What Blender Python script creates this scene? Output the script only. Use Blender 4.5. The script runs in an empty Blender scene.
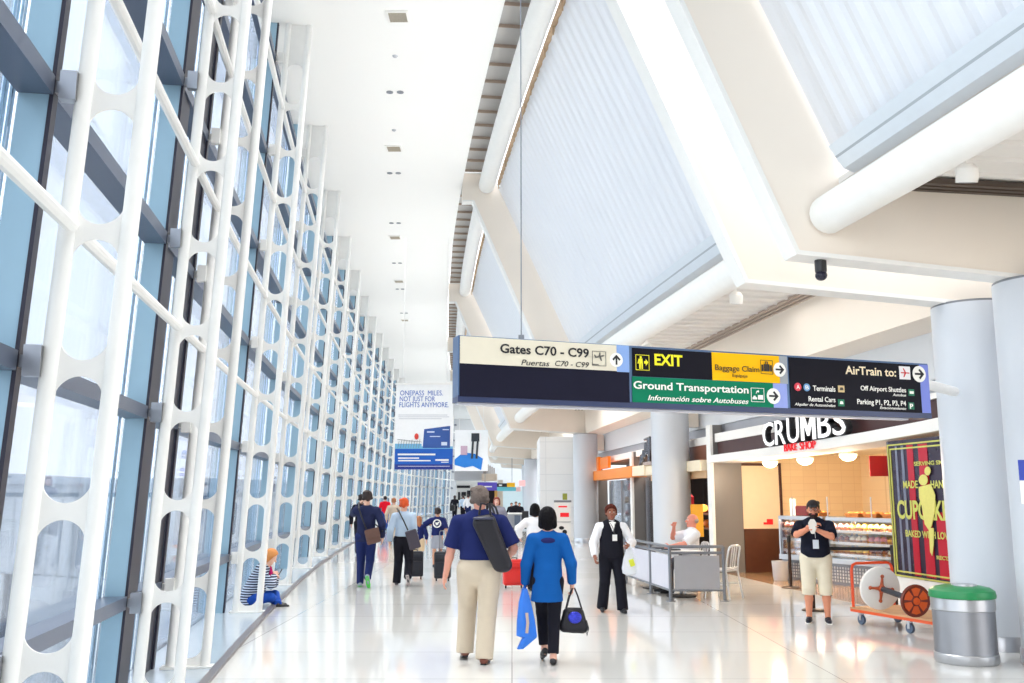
import bpy, math, random
import numpy as np
from mathutils import Vector, Matrix
random.seed(7)
PI = math.pi
SC = bpy.context.scene
COL = SC.collection
# ------------------------------------------------------------------ camera model (used to take measurements)
F = 940.0; CH = 1.68; PITCH = math.atan(154 / F)
def ray(px, py):
    a = (px - 512) / F; b = (341.5 - py) / F
    return Vector((a, math.cos(PITCH) - b * math.sin(PITCH), math.sin(PITCH) + b * math.cos(PITCH)))
def at_h(px, py, h=0.0):
    r = ray(px, py); return Vector((0, 0, CH)) + r * ((h - CH) / r.z)
def at_y(px, py, Y):
    r = ray(px, py); return Vector((0, 0, CH)) + r * (Y / r.y)
# ------------------------------------------------------------------ corridor frame: the concourse bends slowly to the right
def SL(u):
    if u < 31: return -.156 + .0033 * (u - 8.92)
    if u < 55: return -.0831 + .0013 * (u - 31)
    return -.0519 + .005 * (u - 55)
_tab = [-2.79 - .156 * (-20 - 8.92) + .00165 * (-20 - 8.92) ** 2]
for _i in range(1400): _tab.append(_tab[-1] + .1 * SL(-20 + _i * .1 + .05))
def XE(u):
    f = (u + 20) / .1; i = max(0, min(len(_tab) - 2, int(f))); return _tab[i] + (_tab[i + 1] - _tab[i]) * (f - i)
def NV(u):
    s = SL(u); L = math.hypot(1, s); return Vector((1 / L, -s / L, 0))
def TV(u):
    s = SL(u); L = math.hypot(1, s); return Vector((s / L, 1 / L, 0))
def P(u, n, h=0.0):
    v = NV(u) * n; return Vector((XE(u) + v.x, u + v.y, h))
def n_of(p):
    u = p.y
    for _ in range(14): u += Vector((p.x - XE(u), p.y - u, 0)).dot(TV(u))
    return u, Vector((p.x - XE(u), p.y - u, 0)).dot(NV(u))
def at_n(px, py, n, lo=4, hi=110):
    """point where the line of sight meets the wall line at offset n"""
    r = ray(px, py); a, b = lo, hi
    def g(Y):
        q = Vector((0, 0, CH)) + r * (Y / r.y); return n_of(q)[1] - n
    ga = g(a)
    for _ in range(40):
        m = (a + b) / 2; gm = g(m)
        if (gm > 0) == (ga > 0): a = m
        else: b = m
    q = Vector((0, 0, CH)) + r * (a / r.y); return n_of(q)[0], q.z, q
# ------------------------------------------------------------------ materials
def lin(c):
    return tuple(((x / 255) / 12.92 if x / 255 <= .04045 else (((x / 255) + .055) / 1.055) ** 2.4) for x in c)
_m = {}
def mat(name, c, rough=.5, metal=0, spec=.5, var=.04, scale=8, bump=0, bscale=60, coat=0, emit=None, es=1, alpha=None):
    if name in _m: return _m[name]
    m = bpy.data.materials.new(name); m.use_nodes = True; nt = m.node_tree; N = nt.nodes; L = nt.links
    b = N['Principled BSDF']; col = lin(c)
    b.inputs['Roughness'].default_value = rough; b.inputs['Metallic'].default_value = metal
    b.inputs['Specular IOR Level'].default_value = spec; b.inputs['Coat Weight'].default_value = coat
    tc = N.new('ShaderNodeTexCoord'); no = N.new('ShaderNodeTexNoise'); no.inputs['Scale'].default_value = scale; no.inputs['Detail'].default_value = 3
    L.new(tc.outputs['Object'], no.inputs['Vector'])
    mx = N.new('ShaderNodeMix'); mx.data_type = 'RGBA'
    mx.inputs[6].default_value = (*[x * (1 - var) for x in col], 1); mx.inputs[7].default_value = (*[min(1, x * (1 + var)) for x in col], 1)
    L.new(no.outputs['Fac'], mx.inputs[0]); L.new(mx.outputs[2], b.inputs['Base Color'])
    if bump:
        n2 = N.new('ShaderNodeTexNoise'); n2.inputs['Scale'].default_value = bscale; L.new(tc.outputs['Object'], n2.inputs['Vector'])
        bp = N.new('ShaderNodeBump'); bp.inputs['Strength'].default_value = bump; bp.inputs['Distance'].default_value = .02
        L.new(n2.outputs['Fac'], bp.inputs['Height']); L.new(bp.outputs['Normal'], b.inputs['Normal'])
    if emit:
        b.inputs['Emission Color'].default_value = (*lin(emit), 1); b.inputs['Emission Strength'].default_value = es
    _m[name] = m; return m
def glassmat(name, tint, refl=.12, rough=.02):
    if name in _m: return _m[name]
    m = bpy.data.materials.new(name); m.use_nodes = True; nt = m.node_tree; N = nt.nodes; L = nt.links
    for n in list(N): N.remove(n)
    o = N.new('ShaderNodeOutputMaterial'); t = N.new('ShaderNodeBsdfTransparent'); g = N.new('ShaderNodeBsdfGlossy'); x = N.new('ShaderNodeMixShader')
    fr = N.new('ShaderNodeFresnel'); fr.inputs['IOR'].default_value = 1.35
    mp = N.new('ShaderNodeMath'); mp.operation = 'MULTIPLY_ADD'; mp.inputs[1].default_value = .8; mp.inputs[2].default_value = refl; mp.use_clamp = True
    t.inputs['Color'].default_value = (*tint, 1); g.inputs['Roughness'].default_value = rough; g.inputs['Color'].default_value = (.9, .93, 1, 1)
    L.new(fr.outputs[0], mp.inputs[0]); L.new(mp.outputs[0], x.inputs[0]); L.new(t.outputs[0], x.inputs[1]); L.new(g.outputs[0], x.inputs[2]); L.new(x.outputs[0], o.inputs['Surface'])
    _m[name] = m; return m
def brickmat(name, c1, c2, mortar, w, h, rough=.2, msize=.01, coat=0, coord='Object', spec=.5, offset=0.0, rot=None):
    if name in _m: return _m[name]
    m = mat(name, c1, rough, spec=spec, coat=coat); nt = m.node_tree; N = nt.nodes; L = nt.links; b = N['Principled BSDF']
    tc = N.new('ShaderNodeTexCoord'); mp = N.new('ShaderNodeMapping'); br = N.new('ShaderNodeTexBrick')
    if rot: mp.inputs['Rotation'].default_value = rot
    br.offset = offset; br.inputs['Scale'].default_value = 1; br.inputs['Brick Width'].default_value = w; br.inputs['Row Height'].default_value = h
    br.inputs['Mortar Size'].default_value = msize; br.inputs['Mortar Smooth'].default_value = .1
    br.inputs['Color1'].default_value = (*lin(c1), 1); br.inputs['Color2'].default_value = (*lin(c2), 1); br.inputs['Mortar'].default_value = (*lin(mortar), 1)
    L.new(tc.outputs[coord], mp.inputs['Vector']); L.new(mp.outputs[0], br.inputs['Vector']); L.new(br.outputs['Color'], b.inputs['Base Color'])
    return m
WHITE = mat('painted white steel', (244, 243, 240), .42, bump=.02)
WHITE2 = mat('white plaster', (246, 244, 240), .7, var=.015, scale=2)
CREAM = mat('cream painted beam', (243, 233, 221), .5, var=.02, scale=2)
GREYC = mat('pale grey column paint', (205, 210, 218), .38, var=.02, scale=3)
GREYD = mat('mid grey laminate', (120, 117, 116), .35, var=.03)
BLUEAL = mat('pale blue anodised aluminium', (166, 200, 220), .3, .25, var=.03)
BLUEDK = mat('slate grey aluminium', (98, 108, 128), .32, .4)
DARKJ = mat('dark joint cover', (52, 50, 64), .4, .2)
STEEL = mat('brushed steel', (188, 190, 195), .28, .9, bump=.03, bscale=200)
STEELD = mat('grey painted metal', (128, 132, 140), .35, .6)
BLACK = mat('black matte', (24, 24, 30), .5)
BLACKP = mat('black plastic', (30, 30, 34), .3)
NAVY = mat('dark sign face', (22, 22, 40), .25)
PANEL = mat('white corrugated sheet', (233, 235, 240), .3, .15, var=.02, scale=1.5)
RED = mat('red letters', (214, 24, 34), .4, emit=(214, 24, 34), es=.35)
# ------------------------------------------------------------------ mesh builder
class MB:
    def __init__(s): s.v = []; s.f = []; s.mi = []; s.cur = 0
    def add(s, vs, fs):
        o = len(s.v); s.v += [tuple(x) for x in vs]; s.f += [tuple(i + o for i in f) for f in fs]; s.mi += [s.cur] * len(fs); return s
    def box(s, c, d, R=None):
        hx, hy, hz = d[0] / 2, d[1] / 2, d[2] / 2; c = Vector(c)
        vs = [Vector((x * hx, y * hy, z * hz)) for x in (-1, 1) for y in (-1, 1) for z in (-1, 1)]
        if R is not None: vs = [R @ v for v in vs]
        return s.add([c + v for v in vs], [(0, 1, 3, 2), (4, 6, 7, 5), (0, 4, 5, 1), (2, 3, 7, 6), (0, 2, 6, 4), (1, 5, 7, 3)])
    def beam(s, a, b, w, h, up=Vector((0, 0, 1))):
        a = Vector(a); b = Vector(b); d = (b - a).normalized(); x = d.cross(up).normalized(); z = x.cross(d)
        vs = [p + x * sx * w / 2 + z * sz * h / 2 for p in (a, b) for sx in (-1, 1) for sz in (-1, 1)]
        return s.add(vs, [(0, 1, 3, 2), (4, 6, 7, 5), (0, 4, 5, 1), (2, 3, 7, 6), (0, 2, 6, 4), (1, 5, 7, 3)])
    def tube(s, pts, r, seg=12, caps=True, closed=False):
        pts = [Vector(p) for p in pts]; n = len(pts); rs = r if isinstance(r, (list, tuple)) else [r] * n
        rings = []; up = None
        for i in range(n):
            if closed: d = (pts[(i + 1) % n] - pts[i - 1])
            else: d = pts[min(i + 1, n - 1)] - pts[max(i - 1, 0)]
            d.normalize()
            if up is None: up = Vector((0, 0, 1)) if abs(d.z) < .9 else Vector((1, 0, 0))
            x = d.cross(up).normalized(); up = x.cross(d).normalized()
            rings.append([pts[i] + (x * math.cos(2 * PI * j / seg) + up * math.sin(2 * PI * j / seg)) * rs[i] for j in range(seg)])
        vs = [v for g in rings for v in g]; fs = []
        for i in range(n if closed else n - 1):
            for j in range(seg):
                a = i * seg + j; b = i * seg + (j + 1) % seg; i2 = (i + 1) % n
                fs.append((a, b, i2 * seg + (j + 1) % seg, i2 * seg + j))
        if caps and not closed: fs += [tuple(range(seg))[::-1], tuple((n - 1) * seg + j for j in range(seg))]
        return s.add(vs, fs)
    def lathe(s, c, prof, seg=32, ax=None):
        c = Vector(c); R = ax.to_3x3() if ax is not None else Matrix.Identity(3); vs = []; fs = []; n = len(prof)
        for r, z in prof:
            for j in range(seg): vs.append(c + R @ Vector((r * math.cos(2 * PI * j / seg), r * math.sin(2 * PI * j / seg), z)))
        for i in range(n - 1):
            for j in range(seg): fs.append((i * seg + j, i * seg + (j + 1) % seg, (i + 1) * seg + (j + 1) % seg, (i + 1) * seg + j))
        fs += [tuple(range(seg))[::-1], tuple((n - 1) * seg + j for j in range(seg))]
        return s.add(vs, fs)
    def prism(s, poly, vec):
        poly = [Vector(p) for p in poly]; vec = Vector(vec); n = len(poly)
        return s.add(poly + [p + vec for p in poly], [tuple(range(n))[::-1], tuple(range(n, 2 * n))] + [(i, (i + 1) % n, n + (i + 1) % n, n + i) for i in range(n)])
    def loft(s, secs, closed_sec=True, caps=True):
        n = len(secs[0]); vs = [v for q in secs for v in q]; fs = []
        for i in range(len(secs) - 1):
            for j in range(n if closed_sec else n - 1):
                fs.append((i * n + j, i * n + (j + 1) % n, (i + 1) * n + (j + 1) % n, (i + 1) * n + j))
        if caps and closed_sec: fs += [tuple(range(n))[::-1], tuple((len(secs) - 1) * n + j for j in range(n))]
        return s.add(vs, fs)
    def ball(s, c, r, seg=14, rings=9, R=None):
        r = (r, r, r) if isinstance(r, (int, float)) else r; vs = []; fs = []; c = Vector(c)
        for i in range(1, rings):
            t = PI * i / rings
            for j in range(seg):
                a = 2 * PI * j / seg; v = Vector((r[0] * math.sin(t) * math.cos(a), r[1] * math.sin(t) * math.sin(a), r[2] * math.cos(t)))
                vs.append(c + (R @ v if R is not None else v))
        top = len(vs); z = Vector((0, 0, r[2])); z = R @ z if R is not None else z; vs += [c + z, c - z]
        for i in range(rings - 2):
            for j in range(seg): fs.append((i * seg + j, (i + 1) * seg + j, (i + 1) * seg + (j + 1) % seg, i * seg + (j + 1) % seg))
        for j in range(seg): fs += [(top, j, (j + 1) % seg), (top + 1, (rings - 2) * seg + (j + 1) % seg, (rings - 2) * seg + j)]
        return s.add(vs, fs)
    def build(s, name, m, parent=None, smooth=True, bevel=0, ang=35):
        me = bpy.data.meshes.new(name); me.from_pydata([tuple(v) for v in s.v], [], s.f)
        ms = m if isinstance(m, (list, tuple)) else [m]
        for x in ms: me.materials.append(x)
        if len(ms) > 1: me.polygons.foreach_set('material_index', s.mi)
        me.update()
        return link(name, me, parent, smooth, bevel, ang)
def link(name, me, parent=None, smooth=True, bevel=0, ang=35):
    if smooth:
        me.polygons.foreach_set('use_smooth', [True] * len(me.polygons))
        if ang: me.set_sharp_from_angle(angle=math.radians(ang))
    o = bpy.data.objects.new(name, me); COL.objects.link(o)
    if parent is not None: o.parent = parent; o.matrix_parent_inverse = world(parent).inverted()
    if bevel:
        b = o.modifiers.new('bevel', 'BEVEL'); b.width = bevel; b.segments = 2; b.limit_method = 'ANGLE'
    return o
def world(o):
    m = Matrix.LocRotScale(o.location, o.rotation_euler, o.scale)
    return (world(o.parent) @ o.matrix_parent_inverse @ m) if o.parent else m
def tag(o, label=None, cat=None, group=None, kind=None):
    if label: o['label'] = label
    if cat: o['category'] = cat
    if group: o['group'] = group
    if kind: o['kind'] = kind
    return o
def thing(name, label, cat, loc=(0, 0, 0), rz=0, group=None):
    o = bpy.data.objects.new(name, None); COL.objects.link(o); o.location = loc; o.rotation_euler = (0, 0, rz); o.empty_display_size = .1
    return tag(o, label, cat, group)
def copy_tree(o, parent=None):
    c = o.copy(); COL.objects.link(c)
    if parent is not None: c.parent = parent
    for ch in KIDS.get(o.name, list(o.children)): copy_tree(ch, c)
    return c
KIDS = {}
def struct(o): o['kind'] = 'structure'; return o
# ------------------------------------------------------------------ lettering
_tc = {}
def textmesh(s, bold=0, shear=0, extrude=0):
    cu = bpy.data.curves.new('t', 'FONT'); cu.body = s; cu.size = 1; cu.offset = bold; cu.shear = shear; cu.extrude = extrude; cu.resolution_u = 3
    ob = bpy.data.objects.new('t', cu); me = bpy.data.meshes.new_from_object(ob)
    bpy.data.objects.remove(ob); bpy.data.curves.remove(cu); return me
def lettering(s, name, m, parent, org, right, up, w, h, bold=.01, shear=0, depth=.002, name_label=None):
    """lettering fitted into a box w x h whose lower left corner is org"""
    me = textmesh(s, bold, shear, .5); n = len(me.vertices); co = np.empty(n * 3); me.vertices.foreach_get('co', co); co = co.reshape(-1, 3)
    lo = co.min(0); hi = co.max(0); sc = (hi - lo); sc[sc == 0] = 1; q = (co - lo) / sc
    # descenders: keep baseline at org for strings that have them
    right = Vector(right); up = Vector(up); nrm = right.cross(up).normalized()
    asc = hi[1]; hh = h / max(asc, .3)
    y = co[:, 1] * hh
    out = np.outer(q[:, 0] * w, np.array(right)) + np.outer(y, np.array(up)) + np.outer(q[:, 2] * depth, np.array(nrm)) + np.array(Vector(org))
    me.vertices.foreach_set('co', out.reshape(-1)); me.materials.clear(); me.materials.append(m); me.name = name; me.update()
    return link(name, me, parent, smooth=False)
# ------------------------------------------------------------------ organic shapes: implicit surfaces meshed once, one continuous skin
def C(a, b, ra, rb=None, sy=1.0, k=.02, clip=None): return ('c', np.array(a, float), np.array(b, float), ra, ra if rb is None else rb, sy, k, clip)
def EL(c, r, R=None, k=.02, clip=None): return ('e', np.array(c, float), np.array(r, float), None if R is None else np.array(R), k, clip)
def implicit(prims, res):
    lo = np.array([1e9] * 3); hi = -lo
    bbs = []
    for p in prims:
        if p[0] == 'c':
            r = max(p[3], p[4]); l = np.minimum(p[1], p[2]) - r; h = np.maximum(p[1], p[2]) + r; k = p[6]
        else: r = p[2].max(); l = p[1] - r; h = p[1] + r; k = p[4]
        mg = k + 2.5 * res; bbs.append((l - mg, h + mg)); lo = np.minimum(lo, l - 3 * res - k * .3); hi = np.maximum(hi, h + 3 * res + k * .3)
    n = np.ceil((hi - lo) / res).astype(int) + 1
    D = np.full(n, .5)
    ax = [lo[i] + res * np.arange(n[i]) for i in range(3)]
    for p, (l, h) in zip(prims, bbs):
        i0 = np.maximum(0, np.floor((l - lo) / res).astype(int)); i1 = np.minimum(n, np.ceil((h - lo) / res).astype(int) + 1)
        X, Y, Z = np.meshgrid(ax[0][i0[0]:i1[0]], ax[1][i0[1]:i1[1]], ax[2][i0[2]:i1[2]], indexing='ij')
        if p[0] == 'c':
            a, b, ra, rb, sy = p[1], p[2], p[3], p[4], p[5]; ys = a[1] + (Y - a[1]) / sy; by = a[1] + (b[1] - a[1]) / sy
            dx, dy, dz = b[0] - a[0], by - a[1], b[2] - a[2]; L2 = dx * dx + dy * dy + dz * dz + 1e-12
            t = np.clip(((X - a[0]) * dx + (ys - a[1]) * dy + (Z - a[2]) * dz) / L2, 0, 1)
            d = np.sqrt((X - a[0] - t * dx) ** 2 + (ys - a[1] - t * dy) ** 2 + (Z - a[2] - t * dz) ** 2) - (ra + (rb - ra) * t)
            if sy < 1: d = d * (.5 + .5 * sy)
            k, clip = p[6], p[7]
        else:
            c, r, R = p[1], p[2], p[3]; x, y, z = X - c[0], Y - c[1], Z - c[2]
            if R is not None: x, y, z = (R[0][0] * x + R[1][0] * y + R[2][0] * z, R[0][1] * x + R[1][1] * y + R[2][1] * z, R[0][2] * x + R[1][2] * y + R[2][2] * z)
            k0 = np.sqrt((x / r[0]) ** 2 + (y / r[1]) ** 2 + (z / r[2]) ** 2); k1 = np.sqrt((x / r[0] ** 2) ** 2 + (y / r[1] ** 2) ** 2 + (z / r[2] ** 2) ** 2) + 1e-9
            d = k0 * (k0 - 1) / k1; k, clip = p[4], p[5]
        if clip:
            for q, nn in clip: d = np.maximum(d, (X - q[0]) * nn[0] + (Y - q[1]) * nn[1] + (Z - q[2]) * nn[2])
        S = D[i0[0]:i1[0], i0[1]:i1[1], i0[2]:i1[2]]
        hh = np.maximum(k - np.abs(S - d), 0) / k; S[...] = np.minimum(S, d) - hh * hh * k * .25
    s = D < 0; nx, ny, nz = n; acc = np.zeros((nx - 1, ny - 1, nz - 1, 3)); cnt = np.zeros((nx - 1, ny - 1, nz - 1))
    def sub(A, i, j, k): return A[i:nx - 1 + i, j:ny - 1 + j, k:nz - 1 + k]
    cs = [(i, j, k) for i in (0, 1) for j in (0, 1) for k in (0, 1)]
    for a in cs:
        for ax_ in range(3):
            if a[ax_]: continue
            b = list(a); b[ax_] = 1; A = sub(D, *a); B = sub(D, *b); cr = sub(s, *a) != sub(s, *b)
            t = np.where(cr, A / np.where(cr, A - B, 1), 0)
            for q in range(3): acc[..., q] += np.where(cr, a[q] + (t if q == ax_ else 0), 0)
            cnt += cr
    m = cnt > 0; idx = -np.ones(m.shape, int); idx[m] = np.arange(m.sum()); w = np.argwhere(m)
    V = lo + res * (w + acc[m] / cnt[m][:, None])
    fs = []
    for ax_ in range(3):
        o1, o2 = [q for q in range(3) if q != ax_]
        sl0 = [slice(1, n[q] - 1) for q in range(3)]; sl1 = [slice(1, n[q] - 1) for q in range(3)]
        sl0[ax_] = slice(0, n[ax_] - 1); sl1[ax_] = slice(1, n[ax_])
        a = s[tuple(sl0)]; b = s[tuple(sl1)]; ch = np.argwhere(a != b)
        if len(ch) == 0: continue
        g = ch.copy(); off = [1, 1, 1]; off[ax_] = 0; g = g + np.array(off); ins = a[tuple(ch.T)]
        def id_(d1, d2):
            h = g.copy(); h[:, o1] += d1; h[:, o2] += d2; return idx[tuple(h.T)]
        q = np.stack([id_(-1, -1), id_(0, -1), id_(0, 0), id_(-1, 0)], 1)
        flip = ins if ax_ != 1 else ~ins
        q[~flip] = q[~flip][:, ::-1]; fs.append(q)
    return V, np.concatenate(fs)
def org(name, prims, m, parent, res=.01, M=None):
    V, Q = implicit(prims, res); me = bpy.data.meshes.new(name)
    # one relaxation pass for a soft surface
    me.vertices.add(len(V)); me.vertices.foreach_set('co', V.reshape(-1)); me.loops.add(Q.size); me.loops.foreach_set('vertex_index', Q.reshape(-1))
    me.polygons.add(len(Q)); me.polygons.foreach_set('loop_start', np.arange(0, Q.size, 4)); me.polygons.foreach_set('loop_total', np.full(len(Q), 4)); me.update(calc_edges=True)
    if not me.validate(): pass
    me.materials.append(m)
    me.polygons.foreach_set('use_smooth', [True] * len(me.polygons))
    o = bpy.data.objects.new(name, me); COL.objects.link(o)
    if parent is not None: o.parent = parent
    if M is not None: o.matrix_local = M
    return o
# ================================================================== THE SETTING
HC = 9.2; LEAN = .045
def us(a, b, st=1.5):
    n = max(1, int(math.ceil((b - a) / st))); return [a + (b - a) * i / n for i in range(n + 1)]
def sheet(mb, a, b, n0, h0, n1, h1, st=1.5):
    L = us(a, b, st); mb.add([P(u, n, h) for u in L for n, h in ((n0, h0), (n1, h1))], [(2 * i, 2 * i + 1, 2 * i + 3, 2 * i + 2) for i in range(len(L) - 1)]); return mb
def band(mb, a, b, poly, st=1.5):
    """closed profile (n,h) swept along the corridor"""
    mb.loft([[P(u, n, h) for n, h in poly] for u in us(a, b, st)]); return mb
def band2(mb, secs):
    mb.loft([[P(u, n, h) for n, h in poly] for u, poly in secs]); return mb
# floor: polished terrazzo with fine joints
FLOOR = brickmat('polished terrazzo', (226, 225, 221), (218, 217, 213), (168, 166, 164), 3.05, 1.52, rough=.1, msize=.006, coat=0, spec=.75)
_nt = FLOOR.node_tree; _b = _nt.nodes['Principled BSDF']
_no = _nt.nodes.new('ShaderNodeTexNoise'); _no.inputs['Scale'].default_value = 90; _no.inputs['Detail'].default_value = 4
_mp = _nt.nodes.new('ShaderNodeMapRange'); _mp.inputs[3].default_value = .04; _mp.inputs[4].default_value = .12
_tc2 = _nt.nodes.new('ShaderNodeTexCoord'); _nt.links.new(_tc2.outputs['Object'], _no.inputs['Vector']); _nt.links.new(_no.outputs['Fac'], _mp.inputs[0]); _nt.links.new(_mp.outputs[0], _b.inputs['Roughness'])
mb = MB(); L = us(-12, 112, 2)
mb.add([P(u, n, h) for u in L for n, h in ((0, 0), (9.05, 0), (9.05, -.4), (0, -.4))], [(4 * i + j, 4 * i + (j + 1) % 4, 4 * i + 4 + (j + 1) % 4, 4 * i + 4 + j) for i in range(len(L) - 1) for j in range(4)])
struct(mb.build('floor', FLOOR, smooth=False))
mb = MB(); band(mb, -12, 112, [(-.95, -.4), (-.95, .0), (-.02, .0), (-.02, -.4)]); struct(mb.build('floor_ledge', mat('pale grey ledge', (190, 202, 212), .16, .1, spec=.7), smooth=False))
mb = MB(); band(mb, -12, 112, [(-.03, .0), (-.03, .035), (.05, .035), (.05, .0)], 1); struct(mb.build('trim_1', mat('dark grey floor strip', (112, 108, 112), .35), smooth=False))
# ceiling slab over the glass side
mb = MB(); band(mb, -12, 112, [(-.55, HC), (-.55, HC + .3), (3.32, HC + .3), (3.32, HC)], 1.2); struct(mb.build('ceiling', mat('smooth white ceiling', (250, 249, 246), .8, var=.008, scale=.5), smooth=False))
# store side floor
mb = MB(); band(mb, -6, 50, [(9.05, -.4), (9.05, .002), (14.6, .002), (14.6, -.4)])
struct(mb.build('floor_store', brickmat('brown store tile', (176, 140, 104), (164, 128, 96), (120, 96, 74), .4, .4, rough=.16, msize=.006), smooth=False))
# ------------------------------------------------------------------ the glazed wall
PY = [5.15, 8.35, 9.73] + [14.19 + 4.2 * i for i in range(19)]
MUL = [1.0] + PY + [PY[-1] + 4.2]
TR = [.78, 2.40, 3.98, 5.5, 7.05, 8.6]
GL = glassmat('blue tinted facade glass', (.92, .955, .98), .03)
def lean(h): return h * LEAN
def W(u, n, h): return P(u, n + lean(h), h)
for i in range(len(MUL) - 1):
    a, b = MUL[i], MUL[i + 1]
    mb = MB(); g = .03
    vs = [W(a + g, -.81, .0), W(b - g, -.81, .0), W(b - g, -.81, HC), W(a + g, -.81, HC)]
    nv = NV((a + b) / 2) * -.02; mb.add(vs + [v + nv for v in vs], [(0, 1, 2, 3), (7, 6, 5, 4), (0, 4, 5, 1), (1, 5, 6, 2), (2, 6, 7, 3), (3, 7, 4, 0)])
    win = struct(mb.build('window_%d' % (i + 1), GL, smooth=False))
    for h in TR:
        t = MB()
        t.loft([[W(u, n, hh) for n, hh in ((-.615, h - .055), (-.615, h + .055), (-.805, h + .055), (-.805, h - .055))] for u in (a + .04, b - .04)]); t.build('transom', BLUEDK, win, smooth=False)
    # mullion at the far side of the bay: a deep pale blue box with a dark gasket on its inner edge
    u = b; t = MB()
    def mbox(t, u0, u1, n0, n1): t.loft([[W(uu, nn, h) for uu, nn in ((u0, n0), (u1, n0), (u1, n1), (u0, n1))] for h in (0, HC)])
    mbox(t, u - .035, u + .035, -.80, -.635); m_ = t.build('mullion', BLUEAL, win, smooth=False)
    t = MB(); mbox(t, u - .04, u + .04, -.635, -.612); t.build('gasket', DARKJ, m_, smooth=False)
    t = MB(); mbox(t, u - .03, u + .03, -.90, -.84); t.build('outer_fin', BLUEAL, m_, smooth=False)
    if abs(b - 8.35) < .01 or abs(b - 9.73) < .01:
        t = MB(); s_ = 1 if b < 9 else -1
        mbox(t, b + s_ * .05, b + s_ * .42, -.67, -.635); t.build('joint_cover', DARKJ, win, smooth=False)
# ------------------------------------------------------------------ facade trusses
OV = [.82 + .775 * i for i in range(-1, 12)]
NI, NO, TRAD = -.13, -.46, .048
def truss(u, label):
    t = thing('facade_truss', label, 'truss', P(u, -.3, 0), 0, 'white perforated trusses along the glass wall')
    for n in (NO, NI):
        m = MB(); m.tube([W(u, n, 0.0), W(u, n, HC)], TRAD, 14); m.build('chord_tube', WHITE, t)
    # web plate with stadium holes: built as strips between hole outline and tube lines
    m = MB(); th = .014; K = 12; half = (NI - NO) / 2; mid = (NI + NO) / 2; rh = half - TRAD * .82; full = half - TRAD * .3
    cent = OV; zs = []
    Tn = TV(u)
    def pt(n, h, s): return W(u, n, h) + Tn * (s * th / 2)
    segs = []
    for i in range(len(cent) - 1):
        lo_, hi_ = cent[i] + .045, cent[i + 1] - .045
        if hi_ - lo_ < .3: continue
        if lo_ < .05: lo_ = .16
        if hi_ > HC - .4: break
        segs.append((lo_, hi_))
    outline = []   # (h, half width of hole)
    prev = 0.0
    rows = [(0.0, 0.0)]
    for lo_, hi_ in segs:
        for k in range(K + 1):
            a = PI / 2 * k / K; rows.append((lo_ + rh * (1 - math.cos(a)), rh * math.sin(a)))
        for k in range(K + 1):
            a = PI / 2 * k / K; rows.append((hi_ - rh * (1 - math.sin(a)) if False else hi_ - rh + rh * math.sin(a), rh * math.cos(a)))
    rows.append((HC, 0.0))
    # curved gusset where the web meets the tube
    for sd in (-1, 1):
        vs = []; fs = []
        for h, w in rows:
            for s_ in (-1, 1): vs.append(pt(mid + sd * w, h, s_)); vs.append(pt(mid + sd * full, h, s_))
        for i in range(len(rows) - 1):
            a = i * 4; b = a + 4
            fs += [(a, b, b + 1, a + 1), (a + 2, a + 3, b + 3, b + 2), (a, a + 2, b + 2, b)]
        m.add(vs, fs)
    m.build('web_plate', WHITE, t, smooth=False)
    # brackets that clamp the truss to the mullion at every transom
    for h in TR:
        m = MB(); q = W(u, -.49, h); nv = NV(u); R = Matrix((Tn, nv, Vector((0, 0, 1)))).transposed()
        m.box(q + nv * -.045 + Tn * -.035, (.07, .09, .17), R); m.box(q + nv * -.105 + Tn * -.0, (.05, .05, .07), R)
        m.build('bracket', STEEL if u < 9 else WHITE, t, smooth=False)
    m = MB(); m.box(P(u, mid, .01), (.16, .5, .02), Matrix.Rotation(math.atan2(NV(u).y, NV(u).x) + PI / 2, 3, 'Z')); m.build('foot_plate', WHITE, t, smooth=False)
    return t
names = ['nearest white facade truss at the left edge of the photo, its foot out of frame', 'second white facade truss, just left of the dark movement joint in the glass wall', 'white facade truss right behind the second one, its foot on the grey ledge',
 'white facade truss in front of the seated woman in stripes']
for i, u in enumerate(PY):
    lb = names[i] if i < len(names) else ('white facade truss, %s beyond the one hiding the seated woman' % ['first', 'second', 'third', 'fourth', 'fifth', 'sixth', 'seventh', 'eighth', 'ninth', 'tenth', 'eleventh', 'twelfth', 'thirteenth', 'fourteenth', 'fifteenth', 'sixteenth', 'seventeenth', 'eighteenth', 'nineteenth'][i - 4])
    truss(u, lb)
RT = [3.17, 4.7, 6.22, 7.77]
k = 0
for i, h in enumerate(RT):
    m = MB(); pts = [W(u, NO + .02, h) for u in us(1.0, 94, 1.4)]; m.tube(pts, .040, 10)
    o = m.build('wall_rail', WHITE); tag(o, ['lowest', 'second lowest', 'second highest', 'highest'][i] + ' long white tube rail tying the facade trusses together', 'rail', 'white tube rails across the trusses')
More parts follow.
